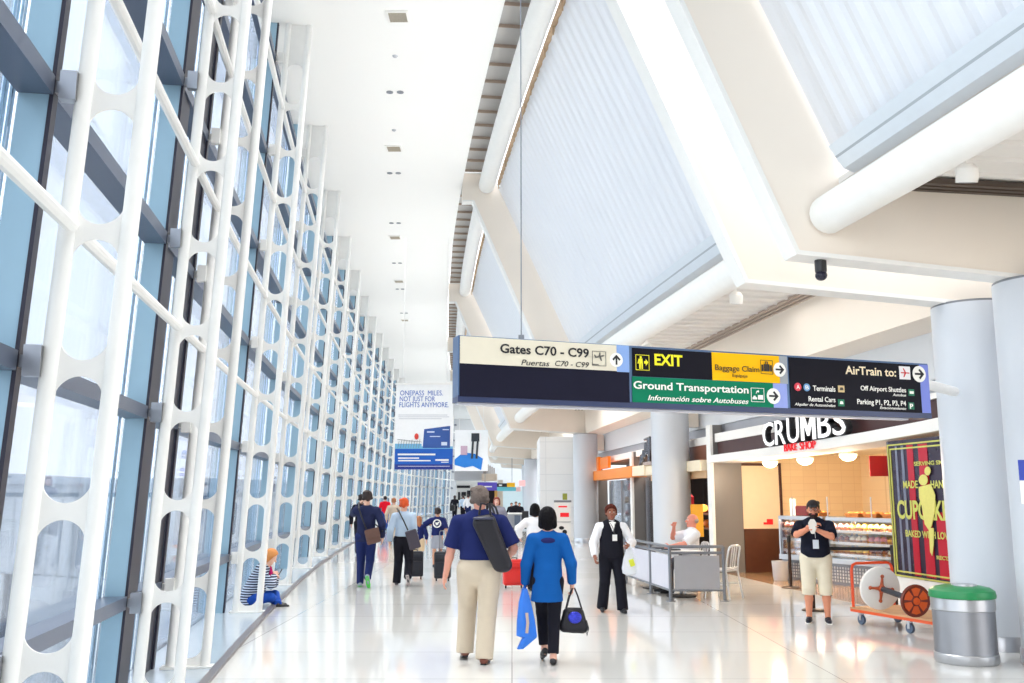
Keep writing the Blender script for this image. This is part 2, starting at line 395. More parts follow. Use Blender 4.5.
# ------------------------------------------------------------------ outside: apron, buildings, jet bridge
m = MB(); m.box((-150, 60, -5.2), (420, 500, .4)); o = struct(m.build('ground', brickmat('apron concrete', (205, 206, 205), (196, 198, 198), (160, 162, 165), 7, 7, rough=.9, msize=.05), smooth=False))
BLDG = mat('pale terminal cladding', (206, 212, 218), .7); BWIN = mat('dark bluish terminal glazing', (96, 122, 140), .2)
def building(loc, size, rz, label, floors=3):
    t = thing('terminal_building', label, 'building', loc, rz); sx, sy, sz = size
    m = MB(); m.box((0, 0, sz / 2), size); m.box((0, 0, sz + .3), (sx + 1, sy + 1, .6)); o = m.build('building_body', BLDG, None, smooth=False); o.parent = t
    for f in range(floors):
        z = sz * (f + .5) / floors
        m = MB(); k = int(sy / 5)
        for j in range(k):
            y = -sy / 2 + sy * (j + .5) / k; m.box((sx / 2 + .05, y, z), (.15, sy / k * .7, sz / floors * .5))
        k = int(sx / 5)
        for j in range(k):
            x = -sx / 2 + sx * (j + .5) / k; m.box((x, -sy / 2 - .05, z), (sx / k * .7, .15, sz / floors * .5))
        o = m.build('window_row', BWIN, None, smooth=False); o.parent = t
building((-95, 150, -5), (50, 60, 9), .1, 'long pale terminal building seen through the glass, left of the trusses', 2)
building((-44, 128, -5), (26, 40, 8), -.1, 'smaller pale terminal building across the apron behind the seated woman', 2)
building((-150, 60, -5), (40, 70, 10), .2, 'pale hangar-like building across the apron at the far left', 2)
t = thing('jet_bridge', 'white ribbed passenger boarding bridge outside behind the seated woman', 'jet bridge', (-16, 36, -1.2), 2.6)
m = MB(); m.box((0, 0, 1.4), (22, 2.6, 2.7))
for j in range(30): m.box((-10.6 + j * .73, 0, 1.4), (.12, 2.75, 2.85))
o = m.build('tunnel', mat('white ribbed bridge metal', (225, 228, 230), .5), None, smooth=False); o.parent = t
m = MB(); m.box((11.6, 0, 1.4), (3.4, 3.4, 3.2)); o = m.build('cab', BLDG, None, smooth=False); o.parent = t
m = MB(); m.tube([(6, -.9, -3.8), (6, -.9, 0)], .25); m.tube([(6, .9, -3.8), (6, .9, 0)], .25); m.box((6, 0, -3.5), (1, 2.6, .6)); o = m.build('wheel_leg', STEELD, None); o.parent = t
# ------------------------------------------------------------------ roof ribs
KN = (5.66, 4.12)      # knee, lower inner corner (n,h)
def rib(u, w, label, u_lab=0):
    t = thing('roof_rib', label, 'beam', P(u, 8.36, 3.9), 0, None)
    prof = [(8.85, 3.92), (8.3, 3.92), KN, (3.62, 8.86), (1.0, 8.86 + .45)] if False else [(8.80, 3.92), KN, (3.62, 8.82), (3.33, 8.82), (3.33, 9.5), (4.02, 9.5), (6.38, 4.92), (8.80, 4.80)]
    fl = .045
    m = MB()
    Tn = TV(u)
    secs = [[P(u, n, h) + Tn * s for n, h in prof] for s in (-w / 2 + .02, w / 2 - .02)]
    m.loft(secs); m.build('box_beam', CREAM, t, smooth=False)
    # white flange plates along the underside
    m = MB(); low = [prof[0], prof[1], prof[2], prof[3]]
    off = [(0, -fl), (-.035, -fl), (-fl, -fl * .6), (0, -fl)]
    sec = []
    for (n, h), (a, b) in zip(low, off):
        sec.append([P(u, n, h) + Tn * (-w / 2), P(u, n, h) + Tn * (w / 2), P(u, n + a, h + b) + Tn * (w / 2), P(u, n + a, h + b) + Tn * (-w / 2)])
    m.loft(sec); m.build('bottom_flange', WHITE, t, smooth=False)
    m = MB(); up = [prof[4], prof[5], prof[6], prof[7]]; sec = []
    for (n, h), (a, b) in zip(up, [(0, .03), (.03, .03), (.03, .03), (0, .03)]):
        sec.append([P(u, n, h) + Tn * (-w / 2), P(u, n, h) + Tn * (w / 2), P(u, n + a, h + b) + Tn * (w / 2), P(u, n + a, h + b) + Tn * (-w / 2)])
    m.loft(sec); m.build('top_flange', WHITE, t, smooth=False)
    return t
RIBS = [8.45, 9.75, 21.9, 34.2, 46.5, 58.8, 71.1, 83.4]
rl = ['cream white bent roof rib nearest the camera, carrying the black dome camera', 'white bent roof rib directly behind the nearest one, above the large hanging sign', 'cream bent roof rib left of centre, its lower end hidden by the large hanging sign',
      'cream bent roof rib ending at the second column beyond the sign', 'fourth far roof rib before the end of the hall', 'fifth far roof rib before the end of the hall', 'sixth far roof rib before the end of the hall', 'farthest roof rib at the end of the hall']
for u, l in zip(RIBS, rl): rib(u, .28, l)
# cross beams from each column back to the shop wall
for u, l in zip(RIBS[1:4], ['short grey cross beam behind the nearest column pair', 'short pale cross beam at the head of the column above the caf\u00e9 rail', 'short pale cross beam at the head of the third column']):
    m = MB(); m.loft([[P(u, n, h) + TV(u) * s for n, h in ((8.8, 3.32), (9.1, 3.32), (9.1, 3.88), (8.8, 3.88))] for s in (-.14, .14)]); tag(m.build('cross_beam', CREAM, smooth=False), l.replace('\u00e9', 'e'), 'beam')
# columns
def column(u, label, r=.455):
    nc = 8.52 if u == 9.75 else 8.42; t = thing('column', label, 'column', P(u, nc, 0), 0, 'round pale grey columns'); c = P(u, nc)
    m = MB(); m.lathe(c, [(r, .0), (r, 3.9)], 48); m.build('shaft', GREYC, t)
    m = MB(); m.lathe(c, [(r + .015, 0), (r + .015, .14), (r + .004, .16)], 48); m.build('base_ring', STEEL, t)
    m = MB(); m.lathe(c, [(r - .03, 3.9), (r - .005, 3.9), (r - .005, 3.925), (r - .03, 3.925)], 48); m.build('cap_ring', STEELD, t)
cl = ['round pale grey column at the right edge of the photo, the nearer of the pair', 'round pale grey column just behind the striped-lid bin, the farther of the pair', 'round pale grey column rising behind the glass cafe rail', 'round pale grey column beside the orange shop sign', 'distant round column, first beyond the white wall block', 'distant round column, second beyond the white wall block', 'distant round column, third beyond the white wall block', 'farthest round column at the end of the hall']
cl[1] = 'round pale grey column directly behind the green-topped bin'
for u, l in zip([8.45, 9.75, 21.9, 34.2, 46.5, 58.8, 71.1, 83.4], cl): column(u, l)
# per bay: tubes, panels, soffit, trough, fascia, louvres
bays = [(-11.5, 8.45, 'in the nearest bay, top right'), (9.75, 21.9, 'in the bay above the hanging sign'), (21.9, 34.2, 'in the bay beyond the hanging sign'), (34.2, 46.5, 'in the fourth bay'), (46.5, 58.8, 'in the fifth bay'), (58.8, 71.1, 'in the sixth bay'), (71.1, 83.4, 'in the farthest bay')]
LGROOVE = mat('trough groove', (170, 178, 186), .4); LOUV = mat('grey clerestory louvre', (172, 170, 168), .45, .3, var=.12, scale=1.2); LSLAT = mat('brownish louvre slat', (150, 134, 120), .5, .2)
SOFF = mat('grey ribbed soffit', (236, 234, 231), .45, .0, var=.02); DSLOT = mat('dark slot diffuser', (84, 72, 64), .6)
for bi, (a, b, where) in enumerate(bays):
    a2, b2 = a + .15, b - .15
    m = MB(); m.tube([P(u, 5.98, 4.50) for u in us(a2, b2, 2)], .20, 20); tag(m.build('lower_roof_tube', WHITE), 'thick white roof tube running low ' + where, 'tube')
    m = MB(); m.tube([P(u, 3.92, 9.2) for u in us(a2, b2, 2)], .20, 20); tag(m.build('upper_roof_tube', WHITE), 'white roof tube running high beside the louvres ' + where, 'tube')
    # corrugated sloping panel: ridges run down the slope
    n0, h0, n1, h1 = 6.08, 5.02, 4.22, 9.1; m = MB(); L = us(a2 + .12, b2 - .12, .075); L = L[: len(L) // 4 * 4 + 1]
    dn, dh = (n1 - n0), (h1 - h0); ll = math.hypot(dn, dh); px_, ph_ = -dh / ll, dn / ll     # inward normal
    vs = []
    for i, u in enumerate(L):
        o_ = .0 if i % 4 in (0, 1) else .016
        for n_, h_ in ((n0, h0), (n1, h1)): vs += [P(u, n_ - abs(px_) * o_, h_ - abs(ph_) * o_), P(u, n_ + abs(px_) * .12, h_ + abs(ph_) * .12)]
    fs = []
    for i in range(len(L) - 1):
        q = i * 4; w = q + 4; fs += [(q, q + 2, w + 2, w), (q + 1, w + 1, w + 3, q + 3), (q, w, w + 1, q + 1), (q + 2, q + 3, w + 3, w + 2)]
    m.add(vs, fs); tag(m.build('sloping_panel', PANEL, smooth=False), 'white corrugated sloping panel ' + where, 'panel')
    # uplight trough at the foot of the panel
    t = thing('uplight_trough', 'pale blue-grey light trough ' + where, 'light', P(b2 - .2, 5.95, 5))
    m = MB(); band(m, a2 + .2, b2 - .35, [(5.84, 5.09), (5.87, 5.11), (6.02, 4.93), (6.12, 4.88), (6.10, 4.83), (5.99, 4.87)], 2); m.build('housing', mat('pale blue-grey trough', (222, 229, 236), .35, .2), t, smooth=False)
    m = MB(); band(m, a2 + .2, b2 - .35, [(5.905, 4.99), (5.92, 5.0), (5.935, 4.98), (5.92, 4.97)], 2); m.build('groove', LGROOVE, t, smooth=False)
    m = MB(); band(m, a2 + .3, b2 - .3, [(4.16, 9.12), (4.16, 9.22), (4.24, 9.22), (4.24, 9.12)], 2); L = us(a2 + .5, b2 - .5, .8)
    for u in L: m.box(P(u, 4.17, 9.05), (.03, .03, .16))
    tag(m.build('cable_tray', mat('tan cable tray', (196, 168, 138), .6, var=.3, scale=5), smooth=False), 'tan cable tray by the upper roof tube ' + where, 'cable tray')
    # flat ribbed soffit
    m = MB(); band(m, a2, b2, [(6.12, 4.84), (6.12, 4.9), (8.38, 4.9), (8.38, 4.84)], 2)
    L = us(a2 + .1, b2 - .1, .42)
    for u in L[1:-1]: m.loft([[P(u, n, h) + TV(u) * s for s, h in ((-.03, 4.84), (.03, 4.84), (.02, 4.80), (-.02, 4.80))] for n in (6.2, 8.1)])
    t = thing('ribbed_soffit', 'flat grey ribbed soffit ' + where, 'soffit', P((a + b) / 2, 7.2, 4.84)); m.build('soffit_panel', SOFF, t, smooth=False)
    m = MB()
    for k_ in range(3):
        if bi == 0: m.loft([[P(8.02 + k_ * .1 - .06, n, h) + TV(8) * s for s, h in ((-.03, 4.76), (.03, 4.76), (.03, 4.82), (-.03, 4.82))] for n in (6.3, 8.4)]); continue
        band(m, a2, b2, [(8.02 + k_ * .12, 4.78), (8.02 + k_ * .12, 4.82), (8.07 + k_ * .12, 4.82), (8.07 + k_ * .12, 4.78)], 2)
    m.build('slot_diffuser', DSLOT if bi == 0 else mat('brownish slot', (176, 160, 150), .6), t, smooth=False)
    # longitudinal fascia beam between columns
    m = MB(); band(m, a2 + (.0 if bi else 0), b2, [(8.40, 3.92), (8.40, 4.84), (8.52, 4.84), (8.52, 4.0), (9.12, 3.98), (9.12, 3.92)], 2); tag(m.build('fascia_beam', CREAM, smooth=False), 'long cream fascia beam over the columns ' + where, 'beam')
    # louvres above the ceiling edge
    t = thing('clerestory_louvre', 'grey slatted louvre strip beside the ceiling ' + where, 'louvre', P((a + b) / 2, 3.7, 9.6))
    m = MB(); band(m, a2, b2, [(3.36, 9.56), (3.36, 9.60), (4.2, 9.60), (4.2, 9.56)], 2); m.build('backing', LOUV, t, smooth=False)
    m = MB()
    for u in us(a2 + .1, b2 - .1, .75): m.loft([[P(u, n, h) + TV(u) * s for s, h in ((-.008, 9.50), (.008, 9.50), (.008, 9.56), (-.008, 9.56))] for n in (3.36, 4.1)])
    m.build('slat', LSLAT, t, smooth=False)
    # small ceiling projector under the soffit
    if bi < 4:
        for uu in ([5.9] if bi == 0 else [17.6 + (bi - 1) * 12.3, 12.6] if bi == 1 else [a + 6]):
            p0 = at_h(963, 152, 4.8) if bi == 0 else at_h(735, 284, 4.8) if uu < 15 else P(uu, 6.75, 4.8); t = thing('spot_projector', ('round white soffit projector lamp %s' % where) + (', nearer the sign' if bi == 1 and uu > 15 else ''), 'spotlight', p0)
            m = MB(); m.tube([p0, p0 - Vector((0, 0, .12))], .02, 8); m.tube([p0 + Vector((.0, 0, -.1)), p0 + Vector((-.09, -.02, -.17)), p0 + Vector((-.09, -.02, -.22))], .012, 6); m.build('yoke', WHITE, t)
            m = MB(); m.lathe(p0 - Vector((0, .02, .30)), [(.06, .0), (.095, .0), (.1, .05), (.09, .13), (.05, .17)], 20, Matrix.Rotation(.3, 4, 'X')); m.build('housing', WHITE, t)
            m = MB(); m.lathe(p0 - Vector((0, .02, .305)), [(.0, .0), (.075, .0), (.075, .01)], 20, Matrix.Rotation(.3, 4, 'X')); m.build('lens', STEELD, t)
# black dome camera under the nearest rib
q = P(8.45, 5.95, 4.1); t = thing('security_camera', 'black dome security camera under the nearest roof rib', 'camera', q)
m = MB(); m.lathe(q - Vector((0, 0, .17)), [(.055, 0), (.06, .02), (.06, .17)], 18); m.build('housing', BLACKP, t)
m = MB(); m.ball(q - Vector((0, 0, .20)), (.062, .062, .055)); m.build('dome', mat('smoked dome', (20, 20, 44), .08), t)
# ceiling air vents and downlights, placed where the ceiling shows them
vl = ['square beige ceiling vent nearest the camera', 'second beige ceiling vent from the camera', 'third beige ceiling vent from the camera', 'fourth beige ceiling vent from the camera', 'fifth beige ceiling vent, the farthest seen']
for (px, py), l in zip([(398, 16), (394, 148), (395, 237), (399, 281), (405, 320)], vl):
    q = at_h(px, py, HC); t = thing('ceiling_vent', l, 'vent', q, .1); 
    m = MB(); m.box(q - Vector((0, 0, .012)), (.36, .36, .024)); m.build('frame', WHITE2, t, smooth=False)
    m = MB()
    for k_ in range(9): m.box(q + Vector((0, -.13 + k_ * .0325, -.026)), (.28, .014, .012))
    m.build('grille', mat('beige vent grille', (176, 166, 148), .6), t, smooth=False)
dl = ['first', 'second', 'third', 'fourth', 'fifth', 'sixth']
for (px, py), l in zip([(395, 92), (394, 173), (395, 223), (397, 263), (400, 289), (404, 313)], dl):
    q = at_h(px, py, HC); t = thing('downlight', 'small recessed twin-lamp ceiling downlight, %s one in the row counting from the camera' % l, 'downlight', q)
    for s in (-.1, .1):
        m = MB(); m.lathe(q + Vector((s, 0, -.012)), [(.05, 0), (.065, 0), (.065, .012)], 16); m.lathe(q + Vector((s, 0, -.006)), [(0.0, 0), (.045, 0), (.045, .004)], 16); m.build('lamp', STEELD, t)
for (px, py), l in zip([(395, 56), (394, 130)], ['nearest', 'farther']):
    q = at_h(px, py, HC); m = MB(); m.lathe(q + Vector((0, 0, -.03)), [(.02, 0), (.035, .01), (.05, .03)], 12); tag(m.build('sprinkler', STEEL), l + ' small round sprinkler head on the white ceiling', 'sprinkler')
# ================================================================== SHOP SIDE
UP = Vector((0, 0, 1))
WOODDK = mat('dark reddish wood fascia', (72, 40, 38), .45, var=.25, scale=5); LGREY = mat('light grey band', (170, 172, 180), .4)
m = MB(); band(m, -6, 95, [(9.14, 3.27), (9.14, 3.95), (9.3, 3.95), (9.3, 3.27)]); struct(m.build('wall_right', mat('bulkhead pale grey white', (226, 229, 234), .6, var=.01), smooth=False))
m = MB(); band(m, -6, 95, [(9.14, 4.84), (9.14, 5.2), (15, 5.2), (15, 4.84)]); struct(m.build('wall_right_upper', WHITE2, smooth=False))
m = MB(); band(m, 10, 36, [(9.20, 3.05), (9.20, 3.27), (9.3, 3.27), (9.3, 3.05)]); struct(m.build('trim_2', LGREY, smooth=False))
def off(u): return (20.2 - u) ** 3 * .00016 if u < 20.2 else 0
m = MB(); band2(m, [(u, [(8.95, 2.86 + off(u)), (8.95, 3.05), (9.06, 3.05), (9.06, 2.86 + off(u))]) for u in us(10, 20.3)]); struct(m.build('trim_3', WHITE2, smooth=False))
m = MB(); band(m, 20.3, 36, [(8.98, 2.84), (8.98, 3.03), (9.1, 3.03), (9.1, 2.84)]); struct(m.build('trim_4', WHITE2, smooth=False))
# --- bake shop front
cr = thing('shop_header', 'white lintel with dark wood fascia over the bake shop opening', 'shop front', P(15, 8.95, 2.4))
m = MB(); band2(m, [(u, [(9.0, 2.56 + off(u)), (9.0, 2.87 + off(u)), (9.12, 2.87 + off(u)), (9.12, 2.56 + off(u))]) for u in us(10, 20.1)]); m.build('wood_fascia', WOODDK, cr, smooth=False)
m = MB(); band2(m, [(u, [(8.80, 2.40 + off(u)), (8.80, 2.565 + off(u)), (9.5, 2.565 + off(u)), (9.5, 2.40 + off(u))]) for u in us(10, 20.3)]); m.build('lintel', WHITE2, cr, smooth=False)
cs = thing('shop_sign', 'white block letter sign CRUMBS with red BAKE SHOP beneath, on the lintel', 'sign', P(15.5, 8.8, 2.6))
NSG = 8.80
xs = [(764.5, 776), (777, 787.5), (789, 801.5), (803, 818.5), (820, 833.5), (835, 848.5)]
for ch, (x0, x1) in zip('CRUMBS', xs):
    u0, _, p0 = at_n(x0, 445, NSG); u1, _, p1 = at_n(x1, 440, NSG)
    d = Vector((p1.x - p0.x, p1.y - p0.y, 0)); w = d.length; d.normalize(); hb = 2.565 + off((u0 + u1) / 2) + .02
    o = Vector((p0.x, p0.y, hb)); nrm = d.cross(UP)
    if ch == 'M':
        MP = [(0, 0), (0, 1), (.25, 1), (.5, .48), (.75, 1), (1, 1), (1, 0), (.79, 0), (.79, .66), (.56, .16), (.44, .16), (.21, .66), (.21, 0)]
        mm = MB(); mm.prism([o + d * (.045 + w * .95 * x) + UP * .45 * y - nrm * .07 for x, y in MP], nrm * .10); lt = mm.build('letter', BLACK, cs, smooth=False)
        mm = MB(); mm.prism([o + d * (.03 + w * .93 * x) + UP * .44 * y + nrm * .032 for x, y in MP], nrm * .012); mm.build('letter_face', mat('white sign face', (250, 250, 250)), lt, smooth=False); continue
    lt = lettering(ch, 'letter', BLACK, cs, o + d * .045 - nrm * .07, d, UP, w * .97, .45, .016, 0, .10)
    lettering(ch, 'letter_face', mat('white sign face', (250, 250, 250), .4, emit=(255, 255, 255), es=.4), lt, o + d * .03 + nrm * .032, d, UP, w * .93, .44, .002, 0, .012)
u0, _, p0 = at_n(785, 452, 8.79); u1, _, p1 = at_n(816, 447, 8.79); d = Vector((p1.x - p0.x, p1.y - p0.y, 0)); w = d.length; d.normalize()
for s_, a0, a1 in (('BAKE', 0, .42), ('SHOP', .52, 1)):
    lettering(s_, 'red_letters', RED, cs, Vector((p0.x, p0.y, 2.44 + off((u0 + u1) / 2))) + d * w * a0, d, UP, w * (a1 - a0), .13, -.008, 0, .02)
# --- piers
def pier(u, label, n1=10.0, h=3.25):
    t = thing('pier', label, 'pier', P(u, 8.9, 0)); Tn = TV(u)
    m = MB(); m.loft([[P(u, n, z) + Tn * s for n, s in ((8.84, -.02), (8.84, .26), (8.9, .26), (8.9, -.02))] for z in (0, h)]); m.build('white_edge', WHITE, t, smooth=False)
    m = MB(); m.loft([[P(u, n, z) + Tn * s for n, s in ((8.9, -.01), (8.9, .25), (9.12, .25), (9.12, -.01))] for z in (2.4, h)]); m.build('upper_block', GREYD, t, smooth=False)
    m = MB(); m.loft([[P(u, n, z) + Tn * s for n, s in ((8.9, 0), (8.9, .25), (n1, .25), (n1, 0))] for z in (0, 2.42)]); m.build('grey_side', GREYD, t, smooth=False)
pier(20.15, 'grey and white pier at the left end of the bake shop', 9.55)
pier(28.0, 'grey and white pier between the orange-signed shop and the clothes shop', 10.0, 3.0)
pier(34.6, 'thin white post at the far end of the orange shop sign', 9.3, 3.1)
# --- bake shop room
TILE = brickmat('cream glazed wall tile', (238, 216, 178), (234, 210, 172), (222, 196, 158), .30, .15, rough=.25, msize=.004, coord='Object', rot=(PI / 2, 0, 0))
TILE2 = brickmat('cream glazed wall tile side', (238, 216, 178), (234, 210, 172), (222, 196, 158), .30, .15, rough=.25, msize=.004, coord='Object', rot=(PI / 2, 0, PI / 2))
m = MB(); m.loft([[P(20.2, n, z) + TV(20.2) * s for n, s in ((9.55, .02), (9.55, .2), (13.9, .2), (13.9, .02))] for z in (0, 3.2)]); struct(m.build('wall_store_left', TILE, smooth=False))
m = MB(); band(m, 9, 20.3, [(12.4, 0), (12.4, 3.2), (12.6, 3.2), (12.6, 0)]); struct(m.build('wall_store_back', TILE2, smooth=False))
m = MB(); band(m, 9, 20.3, [(9.52, 2.58), (9.52, 2.66), (12.4, 2.66), (12.4, 2.58)]); struct(m.build('ceiling_store', mat('warm store ceiling', (244, 232, 206), .7), smooth=False))
m = MB(); m.loft([[P(9.2, n, z) + TV(9.2) * s for n, s in ((9.1, .02), (9.1, .2), (12.6, .2), (12.6, .02))] for z in (0, 3.2)]); struct(m.build('wall_store_right', WHITE2, smooth=False))
t = thing('wall_panel', 'cream framed panel over dark wood wainscot on the bake shop side wall', 'panel', P(20.1, 10, 0)); Tn = TV(20.2)
def wq(m, n0, n1, h0, h1, s0, s1): return m.loft([[P(20.2, n, z) + Tn * s for n, s in ((n0, s0), (n0, s1), (n1, s1), (n1, s0))] for z in (h0, h1)])
m = MB(); wq(m, 9.56, 10.42, .95, 2.34, -.02, .02); m.build('panel_board', mat('pale peach panel', (240, 214, 184), .5), t, smooth=False)
m = MB(); wq(m, 9.56, 10.48, 2.34, 2.40, -.04, .02); wq(m, 10.42, 10.48, .95, 2.34, -.04, .02); m.build('panel_frame', WOODDK, t, smooth=False)
m = MB(); wq(m, 9.56, 10.5, .0, .95, -.05, .02); m.build('wainscot', mat('dark walnut wainscot', (84, 46, 30), .4, var=.3, scale=4), t, smooth=False)
m = MB(); wq(m, 10.1, 10.24, 1.04, 1.16, -.03, -.019); wq(m, 10.02, 10.12, 1.04, 1.09, -.03, -.019); m.build('red_label', RED, t, smooth=False)
for (px, py), l in zip([(770, 464), (805, 461), (848, 456.5)], ['left', 'middle', 'right']):
    q = at_y(px, py - 2, {'left': 19.3, 'middle': 18.2, 'right': 17.0}[l]); t = thing('ceiling_lamp', 'glowing white dome lamp on the bake shop ceiling, %s of the three' % l, 'lamp', q)
    m = MB(); m.lathe(q, [(.15, 0), (.16, .02), (.06, .05), (.02, .06), (.02, 2.58 - q.z)], 20); m.build('lamp_base', WHITE, t)
    m = MB(); m.lathe(q, [(.01, -.115), (.06, -.11), (.11, -.085), (.145, -.045), (.155, 0)], 20); m.build('lamp_shade', mat('glowing opal glass', (255, 244, 214), .3, emit=(255, 236, 190), es=3), t)
    li = bpy.data.lights.new('store_lamp', 'POINT'); li.energy = 46; li.color = (1, .78, .55); li.shadow_soft_size = .12; lo = bpy.data.objects.new('store_lamp', li); COL.objects.link(lo); lo.location = q - Vector((0, 0, .26))
# --- poster window
NP = 8.86
uL, hT, pL = at_n(887.5, 445, NP); uR, _, _ = at_n(951, 510, NP); uE = uR - 1.1
hT = 2.33 + off(uL); hB = .56
def pw(px, z): u, _, q = at_n(px, 510, NP); return u
def ps(m, u0, u1, h0, h1, d0, d1):
    return m.loft([[P(u, NP - d, z) for u, d in ((u0, d0), (u0, d1), (u1, d1), (u1, d0))] for z in (h0, h1)])
po = thing('shop_window_poster', 'dark and red window poster for cupcakes with yellow lettering and frame', 'poster', P(uR, NP, hB))
m = MB(); ps(m, uL, uE, hB, hT + .05, -.04, 0); m.build('poster_board', mat('dark plum poster', (50, 38, 58), .25, var=.3, scale=3), po, smooth=False)
m = MB()
for a_, b_ in ((911, 917), (922.5, 931.5)): ps(m, pw(a_, 0), pw(b_, 0), hB + .04, hT - .03, 0, .006)
ps(m, pw(936, 0), pw(947, 0), hB + .04, hB + .9, 0, .006); m.build('red_stripe', mat('poster red', (196, 24, 48), .25), po, smooth=False)
m = MB()
for a_, b_ in ((899, 901), (905, 907.5)): ps(m, pw(a_, 0), pw(b_, 0), hB + .05, hT - .03, 0, .005)
m.build('pale_stripe', mat('poster pale slate', (126, 130, 150), .25), po, smooth=False)
YEL = mat('poster yellow', (214, 212, 104), .4)
m = MB()
for q in (0, .06):
    ps(m, uL - q, uL - q - .02, hB + q, hT - q, 0, .012); ps(m, uL - q, uE, hT - q - .02, hT - q, 0, .012); ps(m, uL - q, uE, hB + q, hB + q + .02, 0, .012)
m.build('yellow_border', YEL, po, smooth=False)
def ptext(s, x0, x1, y, hgt, bold=.02):
    u0, z, p0 = at_n(x0, y, NP - .015); u1, z1, p1 = at_n(x1, y, NP - .015); d = Vector((p1.x - p0.x, p1.y - p0.y, 0)); w = d.length; d.normalize()
    lettering(s, 'poster_lettering', YEL, po, Vector((p0.x, p0.y, (z + z1) / 2)), d, UP, w, hgt, bold)
ptext('SERVING SMI', 914, 944, 465, .055); ptext('MADE', 903.5, 918, 488, .10); ptext('HAND', 931, 948, 488, .10); ptext('CUPCAKE', 898, 949, 519, .25, .03)
ptext('BAKED WITH LOVE', 906, 951, 538, .09); ptext("REC'D", 937, 950, 560, .05)
# pale yellow swirl figure of the poster
m = MB()
def pblob(poly):
    pts = []
    for x, y in poly:
        u, z, q = at_n(x, y, NP - .02); pts.append(q)
    m.prism(pts, NV(uR) * -.006)
def circ(cx, cy, rx, ry, n=14): return [(cx + rx * math.cos(2 * PI * i / n), cy + ry * math.sin(2 * PI * i / n)) for i in range(n)]
pblob(circ(927.8, 471, 3, 4.5)); pblob(circ(923.5, 480, 4.5, 5.5)); pblob([(919, 487), (931, 484), (935.5, 495), (935, 512), (932, 526), (929, 530), (925, 524), (922, 506), (919.5, 498)])
pblob([(929, 528), (934, 528), (934, 545), (932.5, 556), (930.5, 552)]); m.build('swirl_figure', mat('poster soft yellow', (232, 222, 120), .4, var=.1, scale=30), po, smooth=False)
m = MB(); band(m, uE, uL - .02, [(8.86, 0), (8.86, .55), (9.05, .55), (9.05, 0)]); o = m.build('window_sill_wall', WHITE2, smooth=False); struct(o); o.name = 'wall_poster_sill'
m = MB()
for uu in (uL + .03, (uL + uR) / 2): m.loft([[P(uu, n, z) + TV(uu) * s for n, s in ((8.87, -.02), (8.87, .02), (8.95, .02), (8.95, -.02))] for z in (0.55, 2.45)])
tag(m.build('window_mullion', STEELD, smooth=False), 'slim grey frame posts at the left edge of the poster window', 'window frame')
# small red menu board hanging inside
u0, z0, q = at_n(879.5, 466, 10.4); m = MB(); R = Matrix.Rotation(-.15, 3, 'Z'); m.box(q, (.34, .03, .36), R); t = tag(m.build('menu_board', mat('deep red board', (150, 20, 30), .4), smooth=False), 'small dark red board high in the bake shop, left of the poster', 'board')
# --- display cases
A0 = Vector((5.50, 19.75, 0)); B0 = Vector((6.95, 16.75, 0)); DC = (B0 - A0).normalized(); NC = UP.cross(DC) * -1; NC = Vector((-abs(DC.y), -DC.x, 0)); NC.normalize()
if NC.y > 0: NC = -NC
TOT = (B0 - A0).length
def cp_(s, d, z): return A0 + DC * s - NC * d + UP * z          # s along, d depth behind the front, z height
PASTRY = [mat('golden pastry', (232, 178, 84), .6, var=.2, scale=30), mat('yellow frosting', (248, 220, 110), .5, var=.1, scale=30), mat('brown cake', (150, 84, 44), .6, var=.25, scale=30), mat('cream frosting', (250, 236, 206), .5), mat('pink frosting', (236, 150, 150), .5)]
PAPER = mat('cupcake paper', (196, 132, 70), .7)
proto = []
for k_, pm in enumerate(PASTRY):
    t = thing('cupcake', 'cupcake', 'cupcake'); m = MB(); m.lathe((0, 0, 0), [(.028, 0), (.038, .045)], 10); m.build('paper_cup', PAPER, t)
    m = MB(); m.lathe((0, 0, .044), [(.042, 0), (.046, .012), (.036, .028), (.02, .042), (.006, .052)], 10); m.build('frosting', pm, t); proto.append(t); KIDS[t.name] = list(t.children) or None
for t in proto: KIDS[t.name] = [o for o in COL.objects if o.parent == t]
CN = ['golden', 'yellow-frosted', 'brown chocolate', 'cream-frosted', 'pink-frosted']; first = [True] * 5
